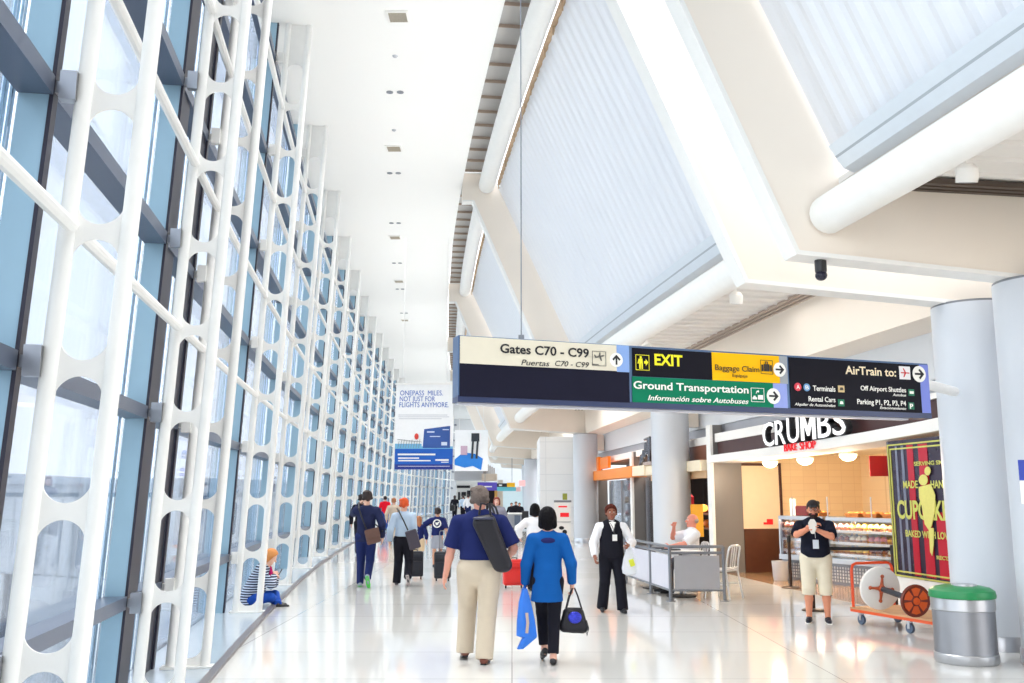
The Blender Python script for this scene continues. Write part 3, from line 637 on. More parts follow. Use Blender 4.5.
def case(s0, s1, label, where, shelves):
    t = thing('display_case', label, 'display case', cp_((s0 + s1) / 2, .35, 0), 0); g = .02; R = Matrix((DC, -NC, UP)).transposed()
    def bx(m, a, b, d0, d1, z0, z1): m.box(cp_((a + b) / 2, (d0 + d1) / 2, (z0 + z1) / 2), (b - a, d1 - d0, z1 - z0), R)
    m = MB(); bx(m, s0, s1, .05, .8, 0, .42); m.build('base_cabinet', STEELD, t, smooth=False)
    m = MB()
    k = int((s1 - s0) / .07)
    for i in range(k):
        for j in range(5): bx(m, s0 + .05 + i * .07, s0 + .08 + i * .07, .04, .055, .06 + j * .06, .10 + j * .06)
    m.build('vent_grille', mat('light vent slot', (214, 216, 220), .4), t, smooth=False)
    m = MB(); bx(m, s0, s1, 0, .8, 1.2, 1.27); bx(m, s0, s1, -.02, .1, .40, .50); 
    for a in (s0, s1 - .04): bx(m, a, a + .04, 0, .05, .5, 1.2); bx(m, a, a + .04, .76, .8, .42, 1.2)
    m.build('frame', STEEL, t, smooth=False)
    m = MB(); bx(m, s0, s1, .78, .8, .42, 1.2); m.build('back_panel', mat('warm case back', (238, 214, 160), .5), t, smooth=False)
    m = MB(); bx(m, s0 + .04, s1 - .04, .01, .02, .5, 1.2); m.build('front_glass', glassmat('case glass', (.98, .98, .98), .0), t, smooth=False)
    for j, z in enumerate(shelves):
        m = MB(); bx(m, s0 + .03, s1 - .03, .06, .6, z - .012, z); bx(m, s0 + .03, s1 - .03, .045, .06, z - .02, z + .03); m.build('shelf', WHITE, t, smooth=False)
        n = int((s1 - s0 - .16) / .15)
        for i in range(n):
            for rw in range(2):
                q = cp_(s0 + .1 + i * .15 + random.uniform(-.01, .01), .14 + rw * .19, z + .001); kk = (i // 3 + j * 2 + rw) % 5
                c = copy_tree(proto[kk]) if not first[kk] else proto[kk]; first[kk] = False; c.location = q
                sc = random.uniform(1.45, 1.7); c.scale = (sc, sc, sc)
                c['label'] = '%s cupcake on the %s shelf of the %s' % (CN[kk], ['lowest', 'middle', 'top'][j], where); c['group'] = 'cupcakes in the bake shop display cases'; c['category'] = 'cupcake'
    # lit strip inside the case
    li = bpy.data.lights.new('case_light', 'AREA'); li.shape = 'RECTANGLE'; li.size = s1 - s0 - .1; li.size_y = .04; li.energy = 14; li.color = (1, .86, .6)
    lo = bpy.data.objects.new('case_light', li); COL.objects.link(lo); q = cp_((s0 + s1) / 2, .09, 1.19); lo.matrix_world = Matrix.Translation(q) @ R.to_4x4()
case(0, 1.25, 'steel-framed glass display case of cupcakes left of the man in the cap', 'left display case', [.58, .80, 1.0])
case(1.33, TOT, 'steel-framed glass display case of cupcakes right of the man in the cap', 'right display case', [.56, .78, 1.0])
# things standing on the cases
BASK = mat('wicker brown', (176, 112, 60), .8, var=.3, scale=60, bump=.3)
BREAD = mat('baked crust', (214, 146, 76), .6, var=.3, scale=20)
for i, (s, w) in enumerate([(.75, .3), (1.75, .36), (2.2, .34), (2.65, .34), (3.0, .30)]):
    q = cp_(s, .4, 1.272); pl = ['leftmost, behind the man in the cap', 'second from left', 'third from left', 'fourth from left', 'rightmost'][i]
    m = MB(); R = Matrix((DC, -NC, UP)).transposed(); m.loft([[q + R @ Vector((x * k, y * k, z)) for x, y in ((-w / 2, -.15), (w / 2, -.15), (w / 2, .15), (-w / 2, .15))] for k, z in ((.85, 0), (1, .07), (.95, .07), (.8, .01))]); 
    tag(m.build('pastry_tray', BASK, smooth=False), 'brown wicker pastry tray on the display cases, %s' % pl, 'tray', 'pastry trays')
    for j in range(6):
        m = MB(); c = q + R @ Vector(((j % 3 - 1) * w * .27, (j // 3 - .5) * .12, .065)); m.ball(c, (.055, .05, .042), 10, 6); tag(m.build('bread_roll', BREAD), 'golden bread roll in the wicker tray %s' % pl, 'bread', 'bread rolls on the display cases')
q = cp_(.12, .3, 1.272)
m = MB(); m.box(q + Vector((0, 0, .17)), (.16, .02, .34), Matrix((DC, -NC, UP)).transposed()); tag(m.build('menu_card', WHITE, smooth=False), 'upright white menu card at the left end of the display cases', 'card')
q = cp_(.5, .3, 1.272); m = MB(); m.box(q + Vector((0, 0, .1)), (.36, .26, .2), Matrix((DC, -NC, UP)).transposed()); tag(m.build('cash_box', mat('dark red box', (90, 24, 26), .4), smooth=False, bevel=.01), 'dark red box on top of the left display case', 'box')
q = cp_(2.98, .25, 1.272); m = MB(); m.box(q + Vector((0, 0, .17)), (.2, .2, .34), Matrix((DC, -NC, UP)).transposed()); tag(m.build('napkin_dispenser', mat('pale yellow box', (236, 230, 180), .5), smooth=False, bevel=.01), 'pale yellow dispenser at the right end of the display cases', 'dispenser')
for s, l in ((.32, 'left'), (1.3, 'middle'), (2.4, 'right')):
    q = cp_(s, .1, 1.272); m = MB(); m.tube([q, q + Vector((0, 0, .38))], .012, 8); m.lathe(q, [(.03, 0), (.03, .012)], 12); tag(m.build('glass_guard_post', STEEL), 'thin steel guard post on the display case top, %s of three' % l, 'post')
q = cp_(.1, -.12, .0); m = MB(); m.lathe(cp_(.28, -.25, 0), [(.14, 0), (.17, .38), (.165, .38), (.15, .05)], 20); tag(m.build('waste_basket', mat('translucent grey plastic', (190, 192, 198), .4)), 'pale grey waste basket on the floor below the left display case', 'basket')
# --- other shops: rooms behind the fronts
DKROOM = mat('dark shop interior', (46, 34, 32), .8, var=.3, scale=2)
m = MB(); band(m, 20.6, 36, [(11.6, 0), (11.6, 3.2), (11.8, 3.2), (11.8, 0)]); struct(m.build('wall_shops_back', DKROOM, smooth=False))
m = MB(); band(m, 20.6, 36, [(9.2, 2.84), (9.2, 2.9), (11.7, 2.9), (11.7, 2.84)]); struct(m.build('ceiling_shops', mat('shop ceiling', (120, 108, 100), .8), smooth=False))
hd = thing('shop_header', 'cream boxed lintel with brown fascia between the cafe column and the grey pier', 'shop front', P(22.5, 8.8, 2.3))
m = MB(); band(m, 20.5, 25.6, [(8.7, 2.24), (8.7, 2.48), (9.1, 2.48), (9.1, 2.24)]); m.build('lintel', mat('cream lintel', (242, 226, 198), .5), hd, smooth=False)
m = MB(); band(m, 20.5, 25.6, [(8.95, 2.48), (8.95, 2.84), (9.1, 2.84), (9.1, 2.48)]); m.build('fascia', mat('brown fascia', (120, 74, 56), .5), hd, smooth=False)
m = MB(); band(m, 20.5, 25.6, [(8.85, 2.08), (8.85, 2.24), (9.1, 2.24), (9.1, 2.08)]); m.build('soffit_strip', mat('tan strip', (214, 178, 138), .5), hd, smooth=False)
hd = thing('shop_header', 'long shop lintel, cream on the right and bright orange on the left', 'shop front', P(30, 8.8, 2.3))
uo, _, _ = at_n(632, 472, 8.66); ue, _, _ = at_n(591.5, 477, 8.66)
m = MB(); band(m, 25.6, uo, [(8.66, 2.24), (8.66, 2.52), (9.1, 2.52), (9.1, 2.24)]); m.build('cream_lintel', mat('cream lintel', (242, 226, 198), .5), hd, smooth=False)
m = MB(); band(m, uo, ue, [(8.64, 2.22), (8.64, 2.54), (9.1, 2.54), (9.1, 2.22)]); m.build('orange_lintel', mat('orange lintel', (250, 140, 30), .4), hd, smooth=False)
def block_at(name, m_, px0, px1, py0, py1, n, d, label, cat, group=None, bev=0):
    u0, z0, q0 = at_n(px0, py1, n); u1, z1, q1 = at_n(px1, py1, n); _, zt, _ = at_n((px0 + px1) / 2, py0, n)
    m = MB(); m.loft([[P(u, nn, z) for u, nn in ((u0, n), (u0, n + d), (u1, n + d), (u1, n))] for z in ((z0 + z1) / 2, zt)]); return tag(m.build(name, m_, smooth=False, bevel=bev), label, cat, group)
ORG = mat('orange plastic', (250, 136, 32), .4)
block_at('sign_letters', ORG, 600, 608, 457, 468.5, 8.75, .1, 'chunky orange letters standing on the orange lintel', 'sign')
block_at('sign_post', ORG, 596.5, 598.5, 457, 472, 8.7, .1, 'thin orange upright at the end of the orange lintel', 'post')
# silver sculpture-like sign on the cream lintel
u0, z0, q0 = at_n(640, 466, 8.72); m = MB(); S_ = (at_n(650, 466, 8.72)[2] - q0); S_.z = 0
for fx, z1_, z2_ in ((.1, .0, .3), (.3, .12, .42), (.55, .25, .62), (.8, .3, .74), (.95, .1, .74)): m.tube([q0 + S_ * fx + UP * z1_, q0 + S_ * (fx + .12) + UP * z2_], .05, 8)
m.tube([q0 + S_ * .1 + UP * .05, q0 + S_ * .5 + UP * .3, q0 + S_ * .9 + UP * .35], .04, 8); m.tube([q0 + S_ * .55 + UP * .72, q0 + S_ * 1.05 + UP * .74], .04, 8)
tag(m.build('metal_ornament', mat('dark chrome', (110, 112, 120), .25, .8)), 'spiky grey metal ornament on the cream lintel', 'ornament')
block_at('speaker_box', WOODDK, 651, 653, 456, 463, 8.8, .15, 'small dark brown box beside the metal ornament on the lintel', 'box')
# shop glazing and merchandise
SG = glassmat('shop glass', (.92, .95, .96), .02)
def pane(u0, u1, n, h0, h1, label):
    t = thing('shop_window', label, 'window', P((u0 + u1) / 2, n, h0)); m = MB(); m.loft([[P(u, nn, z) for u, nn in ((u0, n), (u0, n + .02), (u1, n + .02), (u1, n))] for z in (h0, h1)]); m.build('pane', SG, t, smooth=False)
    m = MB()
    for u in (u0, (u0 + u1) / 2, u1): m.loft([[P(u, nn, z) + TV(u) * s for nn, s in ((n - .02, -.03), (n - .02, .03), (n + .04, .03), (n + .04, -.03))] for z in (h0, h1)])
    m.build('frame', STEEL, t, smooth=False)
pane(25.9, 27.9, 9.25, .05, 2.2, 'glass shop door bay right of the grey and white pier'); pane(29.2, 33.6, 9.2, .05, 2.2, 'glass display window under the orange lintel')
DARKG = mat('charcoal display back', (44, 50, 60), .5)
m = MB(); band(m, 28.4, 34.5, [(10.0, 0), (10.0, 2.8), (10.06, 2.8), (10.06, 0)]); tag(m.build('display_backboard', DARKG, smooth=False), 'charcoal backboard inside the window under the orange lintel', 'board')
cols = [(236, 238, 240), (210, 60, 50), (240, 200, 120), (150, 190, 210), (250, 250, 250), (90, 80, 84)]
for r_ in range(4):
    m = MB(); band(m, 28.8, 33.8, [(9.5, .5 + r_ * .45), (9.5, .53 + r_ * .45), (9.95, .53 + r_ * .45), (9.95, .5 + r_ * .45)]); tag(m.build('glass_shelf', WHITE, smooth=False), 'thin white shelf in the window under the orange lintel, number %s from the floor' % ['one', 'two', 'three', 'four'][r_], 'shelf')
    for j in range(7):
        u = 29.1 + j * .66; hgt = random.uniform(.14, .3); q = P(u, 9.72, .531 + r_ * .45); m = MB(); kd = (j + r_) % 3; pm = mat('goods %d' % ((j * 2 + r_) % 6), cols[(j * 2 + r_) % 6], .5)
        if kd == 0: m.box(q + UP * hgt / 2, (.2, .26, hgt))
        elif kd == 1: m.lathe(q, [(.07, 0), (.1, .04), (.1, hgt * .6), (.04, hgt * .8), (.04, hgt)], 12)
        else: m.lathe(q, [(.1, 0), (.13, hgt * .3), (.08, hgt)], 12)
        tag(m.build(['gift_box', 'bottle', 'vase'][kd], pm), '%s on the %s shelf of the window under the orange lintel' % (['boxed gift', 'bottle', 'small vase'][kd], ['lowest', 'second', 'third', 'top'][r_]), ['box', 'bottle', 'vase'][kd], 'goods in the window under the orange lintel')
# clothes hanging in the middle shop, warm goods in the shop by the pier
gc = [(190, 40, 50), (60, 60, 90), (230, 220, 210), (120, 60, 80), (40, 40, 44), (200, 120, 120)]
for j in range(6):
    u = 24.9 + j * .5; q = P(u, 9.75, 1.05 if j % 2 else 1.55); m = MB(); m.loft([[q + TV(u) * x + NV(u) * y + UP * z for x, y in ((-w, -d), (w, -d), (w, d), (-w, d))] for w, d, z in ((.16, .08, -.45), (.15, .07, 0), (.2, .05, .1), (.05, .03, .16))]); tag(m.build('hanging_shirt', mat('cloth %d' % j, gc[j], .8), bevel=.01), 'hanging %s garment in the shop behind the cafe column' % ['red', 'navy', 'off-white', 'plum', 'black', 'dusty pink'][j], 'shirt', 'garments in the shop')
wc = [(232, 120, 40), (120, 60, 30), (200, 80, 40), (250, 180, 60), (90, 44, 30)]
for r_ in range(2):
    m = MB(); band(m, 20.9, 25.2, [(9.5, .85 + r_ * .35), (9.5, .88 + r_ * .35), (9.9, .88 + r_ * .35), (9.9, .85 + r_ * .35)]); tag(m.build('wooden_shelf', mat('warm wood shelf', (150, 90, 50), .5), smooth=False), '%s warm wooden shelf in the dark shop left of the grey pier' % ['lower', 'upper'][r_], 'shelf')
    for j in range(10):
        u = 21.1 + j * .42; q = P(u, 9.7, .882 + r_ * .35); m = MB(); m.ball(q + UP * .1, (.12, .11, .1), 10, 7); m.lathe(q, [(.07, 0), (.05, .03)], 10); tag(m.build('snack_jar', mat('warm goods %d' % ((j + r_) % 5), wc[(j + r_ * 2) % 5], .4)), 'round %s jar on the %s shelf of the dark shop left of the grey pier' % (['orange', 'brown', 'rust', 'amber', 'dark'][(j + r_ * 2) % 5], ['lower', 'upper'][r_]), 'jar', 'jars in the dark shop')
q = at_y(703.5, 508, 23.5); t = thing('pendant_lamp', 'small amber pendant lamp in the dark shop left of the grey pier', 'lamp', q)
m = MB(); m.ball(q, (.11, .11, .09)); m.build('shade', mat('amber pendant', (255, 180, 80), .4, emit=(255, 170, 70), es=2), t)
m = MB(); m.tube([q + UP * .08, Vector((q.x, q.y, 2.83))], .008, 6); m.build('cord', BLACK, t)
li = bpy.data.lights.new('shop_fill_light', 'AREA'); li.shape = 'RECTANGLE'; li.size = 12; li.size_y = 1; li.energy = 150; li.color = (1, .88, .75); lo = bpy.data.objects.new('shop_fill_light', li); COL.objects.link(lo); lo.location = P(28, 9.75, 2.8); lo.rotation_euler = (0, 0, PI / 2 + .1)  # added fill light that brightens the shop displays, stands for no fitting
# yellow-orange standing board beside the seated man
q = at_y(697.5, 533, 18.6); m = MB(); m.box((q.x, q.y, 1.2), (.24, .03, .62), Matrix.Rotation(-.2, 3, 'Z')); m.box((q.x, q.y, .45), (.03, .03, .9)); m.lathe((q.x, q.y, 0), [(.14, 0), (.14, .02)], 16)
tag(m.build('menu_stand', mat('amber board', (250, 176, 40), .4), smooth=False), 'amber-orange menu board on a stand behind the seated man', 'board')
m = MB(); m.loft([[P(-11.8, n, z) + TV(-11.8) * s_ for n, s_ in ((-.9, 0), (-.9, .2), (13, .2), (13, 0))] for z in (-.4, 10)]); struct(m.build('light_block_rear', mat('mid grey light block', (150, 150, 152), .8), smooth=False))  # added unseen behind the camera to block light; the hall itself runs on
# ------------------------------------------------------------------ white wall block and the information board
q0 = at_y(538.5, 500, 36.5); q1 = at_y(574, 500, 36.0)
m = MB(); m.box(((q0.x + q1.x) / 2 + .05, 38.4, 1.97), (q1.x - q0.x, 4.0, 3.9)); struct(m.build('wall_block', brickmat('white wall panels', (247, 247, 247), (244, 245, 246), (226, 228, 230), 1.3, .62, rough=.35, msize=.01, rot=(PI / 2, 0, 0)), smooth=False))
m = MB(); m.box(((q0.x + q1.x) / 2 + .05, 36.34, .07), (q1.x - q0.x + .04, .08, .14)); struct(m.build('baseboard_block', WHITE2, smooth=False))
q = at_h(563, 545, 0); t = thing('information_board', 'white poster board with red print standing before the white wall block', 'sign board', q)
m = MB(); m.box(q + Vector((0, 0, .74)), (.56, .1, 1.42)); m.build('board', WHITE, t, smooth=False)
m = MB(); m.box(q + Vector((0, 0, 1.48)), (.6, .12, .07)); m.box(q + Vector((0, -.01, .78)), (.56, .11, .015)); m.build('top_rail', STEELD, t, smooth=False)
m = MB(); m.box(q + Vector((0, -.055, 1.30)), (.3, .01, .05)); m.box(q + Vector((.06, -.055, 1.02)), (.3, .01, .14)); m.build('red_print', RED, t, smooth=False)
m = MB(); m.ball(q + Vector((-.05, -.055, .58)), (.09, .006, .06)); m.ball(q + Vector((.06, -.055, .44)), (.08, .006, .08)); m.build('dark_picture', BLACK, t)
m = MB(); m.box(q + Vector((.08, 0, 1.64)), (.16, .02, .22)); tag(m.build('sign_card', mat('olive card', (150, 156, 60), .5), smooth=False), 'small olive green card standing on top of the white poster board', 'card')
# ------------------------------------------------------------------ hall end
EZ = 92
m = MB(); m.box((2, EZ + 2, 5), (30, .4, 10)); struct(m.build('wall_end', mat('end wall', (214, 216, 218), .7), smooth=False))
EB = mat('end dark opening', (34, 26, 28), .8)
def fb(name, m_, x0, x1, y0, y1, Y, label, cat, d=.3, group=None):
    a = at_y(x0, y1, Y); b = at_y(x1, y0, Y); m = MB(); m.box(((a.x + b.x) / 2, Y, (a.z + b.z) / 2), (b.x - a.x, d, b.z - a.z)); return tag(m.build(name, m_, smooth=False), label, cat, group)
def fbm(m, x0, x1, y0, y1, Y, d=.3):
    a = at_y(x0, y1, Y); b = at_y(x1, y0, Y); m.box(((a.x + b.x) / 2, Y, (a.z + b.z) / 2), (b.x - a.x, d, b.z - a.z))
t = thing('kiosk_wall', 'white partition with small dark windows at the far end of the hall', 'partition', at_y(465, 510, 80))
m = MB(); fbm(m, 456, 488, 481, 521, 80, .4); m.build('partition_wall', WHITE2, t, smooth=False)
for x0, x1, y0, y1 in ((458, 460, 492, 500), (461.5, 466, 492, 496), (461.5, 465, 497.5, 499.5), (467, 470.5, 490.5, 496), (457, 470, 485.5, 488)):
    m = MB(); fbm(m, x0, x1, y0, y1, 79.75, .1); m.build('dark_window', BLACK, t, smooth=False)
t = thing('upper_balcony', 'grey rounded overhead fascia with tan louvred top at the far end', 'fascia', at_y(480, 478, 76))
m = MB(); fbm(m, 455, 487, 470, 480.5, 77, 2); m.build('grey_fascia', mat('far grey', (190, 190, 194), .6), t, smooth=False)
m = MB(); fbm(m, 482, 497, 474, 481, 75, 2); m.build('tan_fascia', mat('far tan', (208, 190, 172), .6), t, smooth=False)
m = MB()
for i in range(6): fbm(m, 483.5 + i * 2.0, 484.6 + i * 2.0, 462 + i * 1.2, 474.2, 75, .4)
m.build('louvre_blades', mat('far brown slats', (150, 126, 108), .6), t, smooth=False)
t = thing('far_shop', 'dark shop opening with a tan post at the far end, under the purple sign', 'shop', at_y(490, 500, 78))
m = MB(); fbm(m, 486, 495.5, 488.5, 515.2, 78, .2); m.build('opening', EB, t, smooth=False)
m = MB(); fbm(m, 494.5, 497.5, 488.5, 515.2, 77.6, .2); m.build('tan_post', mat('tan post', (206, 158, 84), .5), t, smooth=False)
m = MB(); fbm(m, 497.5, 503, 480, 515.2, 78.4, .3); m.build('side_wall', mat('far beige wall', (212, 204, 192), .6), t, smooth=False)
fb('glass_partition', mat('frosted glass', (206, 226, 234), .3), 503, 522.5, 491, 514, 70, 'frosted pale blue glass partition behind the far counter', 'partition', .1)
t = thing('service_counter', 'pale grey service counter with a dark louvred panel, far down the hall', 'counter', at_y(514, 526, 50))
m = MB(); fbm(m, 508, 521.5, 513.5, 527, 50, 1); m.build('counter_body', LGREY, t, smooth=False)
m = MB(); fbm(m, 514.5, 520.3, 515.5, 525, 49.4, .1); m.build('louvred_panel', mat('slate louvre', (96, 108, 128), .5), t, smooth=False)
m = MB(); fbm(m, 507.5, 522, 512.8, 514, 49.9, 1.3); m.build('counter_top', WHITE, t, smooth=False)
fb('litter_bin', BLACKP, 522, 528.5, 511, 528.9, 47, 'small dark bin beside the far service counter', 'bin', .3)
t = thing('gate_sign', 'purple, black and yellow overhead gate sign far down the hall', 'sign', at_y(500, 486, 60))
m = MB(); fbm(m, 477.5, 497, 482.3, 490.5, 60, .2); m.build('purple_panel', mat('purple sign', (84, 70, 180), .4), t, smooth=False)
m = MB(); fbm(m, 497, 507, 483.3, 487, 60, .2); m.build('black_panel', BLACK, t, smooth=False)
m = MB(); fbm(m, 507, 515, 482.7, 487, 60, .2); m.build('yellow_panel', mat('sign yellow', (255, 190, 10), .4), t, smooth=False)
m = MB(); fbm(m, 497, 516, 487, 491, 60, .2); m.build('teal_panel', mat('sign teal', (96, 186, 200), .4), t, smooth=False)
m = MB(); fbm(m, 516, 520.5, 487, 491.5, 60, .2); m.build('pale_panel', mat('sign pink', (240, 200, 200), .4), t, smooth=False)
m = MB(); fbm(m, 482, 492, 486, 487.2, 59.85, .05); fbm(m, 499, 502, 484.5, 486, 59.85, .05); m.build('lettering_bar', WHITE, t, smooth=False)
m = MB(); a = at_y(485, 482, 60); m.tube([a, a + UP * 6.6], .02, 6); a = at_y(512, 482, 60); m.tube([a, a + UP * 3.2], .02, 6); m.build('hanger', STEELD, t)
fb('exit_sign', mat('pink lit sign', (250, 180, 180), .4, emit=(255, 120, 120), es=.5), 519, 525, 480.5, 486, 58, 'small pink glowing sign right of the far gate sign', 'sign', .1)
# ------------------------------------------------------------------ hanging banners
def banner(x0, x1, y0, y1, Y, label):
    a = at_y(x0, y1, Y); b = at_y(x1, y0, Y); t = thing('hanging_banner', label, 'banner', ((a.x + b.x) / 2, Y, a.z)); return t, a, b
t, a, b = banner(394.5, 453.5, 384.5, 469.5, 27, 'white and blue hanging airline miles banner, the larger left one of two'); Y = 27
def bb(m, fx0, fx1, fz0, fz1, d0, d1): m.box((a.x + (b.x - a.x) * (fx0 + fx1) / 2, Y - (d0 + d1) / 2, a.z + (b.z - a.z) * (fz0 + fz1) / 2), ((b.x - a.x) * (fx1 - fx0), d1 - d0, (b.z - a.z) * (fz1 - fz0)))
m = MB(); bb(m, 0, 1, 0, 1, -.03, 0); m.build('banner_sheet', mat('banner white', (248, 249, 251), .6), t, smooth=False)
m = MB(); bb(m, 0, 1, .05, .24, 0, .004); m.build('blue_field', mat('banner blue', (16, 92, 190), .5), t, smooth=False)
m = MB(); bb(m, 0, 1, 0, .06, 0, .006); m.build('navy_footer', mat('banner navy', (30, 50, 140), .5), t, smooth=False)
m = MB(); bb(m, 0, .46, .24, .30, 0, .003); bb(m, .46, 1, .24, .27, 0, .003); m.build('sea_strip', mat('banner sea', (120, 186, 224), .5), t, smooth=False)
m = MB(); w_, h_ = b.x - a.x, b.z - a.z
m.prism([(a.x + w_ * fx, Y - .006, a.z + h_ * fz) for fx, fz in ((.48, .25), (.95, .25), (.95, .51), (.50, .47))], (0, -.004, 0)); cd = m.build('picture_card', mat('card blue', (52, 88, 160), .4, var=.25, scale=2), t, smooth=False)
m = MB(); bb(m, .8, .9, .28, .32, .01, .014); bb(m, .55, .68, .43, .445, .01, .014); bb(m, .6, .78, .38, .39, .01, .014); bb(m, .82, .93, .46, .47, .01, .014); m.build('card_print', mat('print pale', (210, 222, 240), .5), cd, smooth=False)
m = MB()
for i in range(9): m.tube([(a.x + w_ * (.05 + .045 * i), Y - .008, a.z + h_ * .25), (a.x + w_ * (.07 + .045 * i), Y - .008, a.z + h_ * (.33 + .01 * (i % 3)))], .006, 5)
m.tube([(a.x + w_ * .04, Y - .008, a.z + h_ * .35), (a.x + w_ * .46, Y - .008, a.z + h_ * .32)], .006, 5); m.build('railing_picture', mat('print grey', (120, 130, 140), .6), t)
m = MB(); m.ball((a.x + w_ * .37, Y - .008, a.z + h_ * .385), (.06, .005, .09)); m.build('figure_picture', mat('print red', (214, 70, 60), .6), t)
TB = mat('banner text blue', (24, 96, 190), .5)
for s_, fx, fz, fw in (('ONEPASS  MILES.', .06, .905, .80), ('NOT JUST FOR', .055, .835, .66), ('FLIGHTS ANYMORE.', .05, .765, .92)):
    lettering(s_, 'banner_lettering', TB, t, (a.x + w_ * fx * .9 + .03, Y - .004, a.z + h_ * (fz - .035)), (1, 0, 0), UP, w_ * fw * .93, h_ * .058, .0)
m = MB()
for i, (x0_, x1_) in enumerate(((.05, .90), (.05, .93), (.06, .80))): bb(m, x0_, x1_, .635 - i * .022, .640 - i * .022, 0, .003)
m.build('fine_print', mat('print light', (170, 176, 186), .6), t, smooth=False)
m = MB(); bb(m, .05, .7, .165, .185, .005, .008); bb(m, .06, .42, .125, .14, .005, .008); bb(m, .06, .62, .095, .11, .005, .008); bb(m, .7, .93, .10, .12, .005, .008); bb(m, .8, .93, .08, .09, .006, .009); bb(m, .06, .95, .035, .04, .006, .009); m.build('white_print', WHITE, t, smooth=False)
m = MB(); m.box(((a.x + b.x) / 2, Y, b.z + .02), (w_ + .06, .06, .05)); m.tube([(a.x + .2, Y, b.z), (a.x + .2, Y, HC)], .008, 6); m.tube([(b.x - .2, Y, b.z), (b.x - .2, Y, HC)], .008, 6); m.build('hanger', WHITE, t)
t, a, b = banner(454.5, 488, 430, 471, 42, 'smaller second hanging banner with a traveller picture, right of the miles banner'); Y = 42; w_, h_ = b.x - a.x, b.z - a.z
m = MB(); bb(m, 0, 1, .0, 1, -.03, 0); m.build('banner_sheet', mat('banner white', (248, 249, 251), .6), t, smooth=False)
m = MB(); m.prism([(a.x + w_ * fx, Y - .006, a.z + h_ * fz) for fx, fz in ((0, .28), (.25, .45), (.6, .42), (.85, .30), (.8, .02), (.55, .12), (.3, .08), (0, .15))], (0, -.004, 0)); m.build('blue_splash', mat('banner bright blue', (40, 130, 220), .5), t, smooth=False)
m = MB()
for x_ in (.52, .66): m.tube([(a.x + w_ * x_, Y - .012, a.z + h_ * .3), (a.x + w_ * (x_ + .03), Y - .012, a.z + h_ * .75)], .05, 6)
m.box((a.x + w_ * .62, Y - .012, a.z + h_ * .82), (w_ * .24, .01, h_ * .2)); m.build('trouser_picture', DARKG, t)
m = MB(); m.box((a.x + w_ * .28, Y - .012, a.z + h_ * .5), (w_ * .2, .01, h_ * .22)); m.build('bag_picture', mat('banner mauve', (206, 176, 196), .5), t, smooth=False)
m = MB(); m.tube([(a.x + .2, Y, b.z), (a.x + .2, Y, HC)], .008, 6); m.tube([(b.x - .2, Y, b.z), (b.x - .2, Y, HC)], .008, 6); m.build('hanger', WHITE, t)
# ================================================================== THE BIG HANGING SIGN
SA = Vector((-.488, 8.0, 0)); SB_ = Vector((4.35, 9.8, 0)); SD = (SB_ - SA).normalized(); SN = SD.cross(UP)     # SN points to the camera side
if SN.y > 0: SN = -SN
def sp(px, py):
    r = ray(px, py); o = Vector((0, 0, CH)); t = (SA - o).dot(SN) / r.dot(SN); q = o + r * t; return (q - SA).dot(SD), q.z
sg = thing('overhead_sign', 'long dark overhead direction sign with Gates, EXIT and Ground Transportation panels', 'sign', SA + UP * 2.5)
sL, zT0 = sp(458.5, 335); sR, zT1 = sp(928, 363.5); _, zB0 = sp(459, 394.5); _, zB1 = sp(928, 413)
zT = (zT0 + zT1) / 2; zB = (zB0 + zB1) / 2
def spt(s, z, d=0): return SA + SD * s + UP * z + SN * d
def sq(m, s0, s1, z0, z1, d0, d1): return m.loft([[spt(s, z0, d), spt(s, z1, d), spt(s, z1, e), spt(s, z0, e)] for s, d, e in ((s0, d0, d1), (s1, d0, d1))])
FRM = mat('sign frame blue grey', (84, 110, 146), .3, .5)
m = MB(); sq(m, sL, sR, zB - .02, zT, -.17, -.005); m.build('sign_body', FRM, sg, smooth=False, bevel=.006)
m = MB(); sq(m, sL, sR, zB - .06, zB - .004, -.165, .0); m.build('bottom_channel', mat('sign navy channel', (34, 50, 92), .3), sg, smooth=False)
m = MB(); a_, _ = sp(460, 400); b_, _ = sp(912, 418); sq(m, a_, b_, zB - .078, zB - .061, -.15, -.05); m.build('lamp_tray', mat('pale lamp tray', (206, 206, 214), .4), sg, smooth=False)
def face(name, c, x0, x1, yt0, yb0, yt1, yb1, d=.004, rough=.35):
    s0, a = sp(x0, yt0); _, b = sp(x0, yb0); s1, c_ = sp(x1, yt1); _, e = sp(x1, yb1); m = MB(); sq(m, s0, s1, (b + e) / 2, (a + c_) / 2, -.004, d)
    return m.build(name, mat('sign ' + name + str(c), c, .5, spec=.15), sg, smooth=False), s0, s1, (b + e) / 2, (a + c_) / 2
face('black_panel', (22, 22, 42), 460, 628.5, 337, 397, 346, 402)
face('beige_panel', (226, 219, 200), 460, 616, 337, 362.8, 344.5, 371.5, .008)
face('light_blue_panel', (140, 172, 226), 616, 628.5, 345, 371.7, 346, 372.5, .008)
face('black_panel', (14, 13, 26), 632, 711.2, 348.3, 376.2, 352, 379.5)
face('yellow_panel', (255, 190, 10), 711.4, 778.6, 352.3, 379.9, 356, 383.3)
face('grey_panel', (158, 164, 172), 778.7, 786.5, 356, 383.3, 356.5, 384)
face('green_panel', (4, 122, 88), 632, 772.5, 376.4, 402, 383.2, 407.6)
face('lilac_panel', (150, 164, 226), 772.6, 786.5, 383.2, 407.6, 384, 408.2)
face('black_panel', (14, 13, 26), 788.5, 918.6, 357.8, 408, 364.5, 412.8)
face('lilac_panel', (128, 142, 220), 918.8, 927.5, 364.5, 412.8, 365, 413)
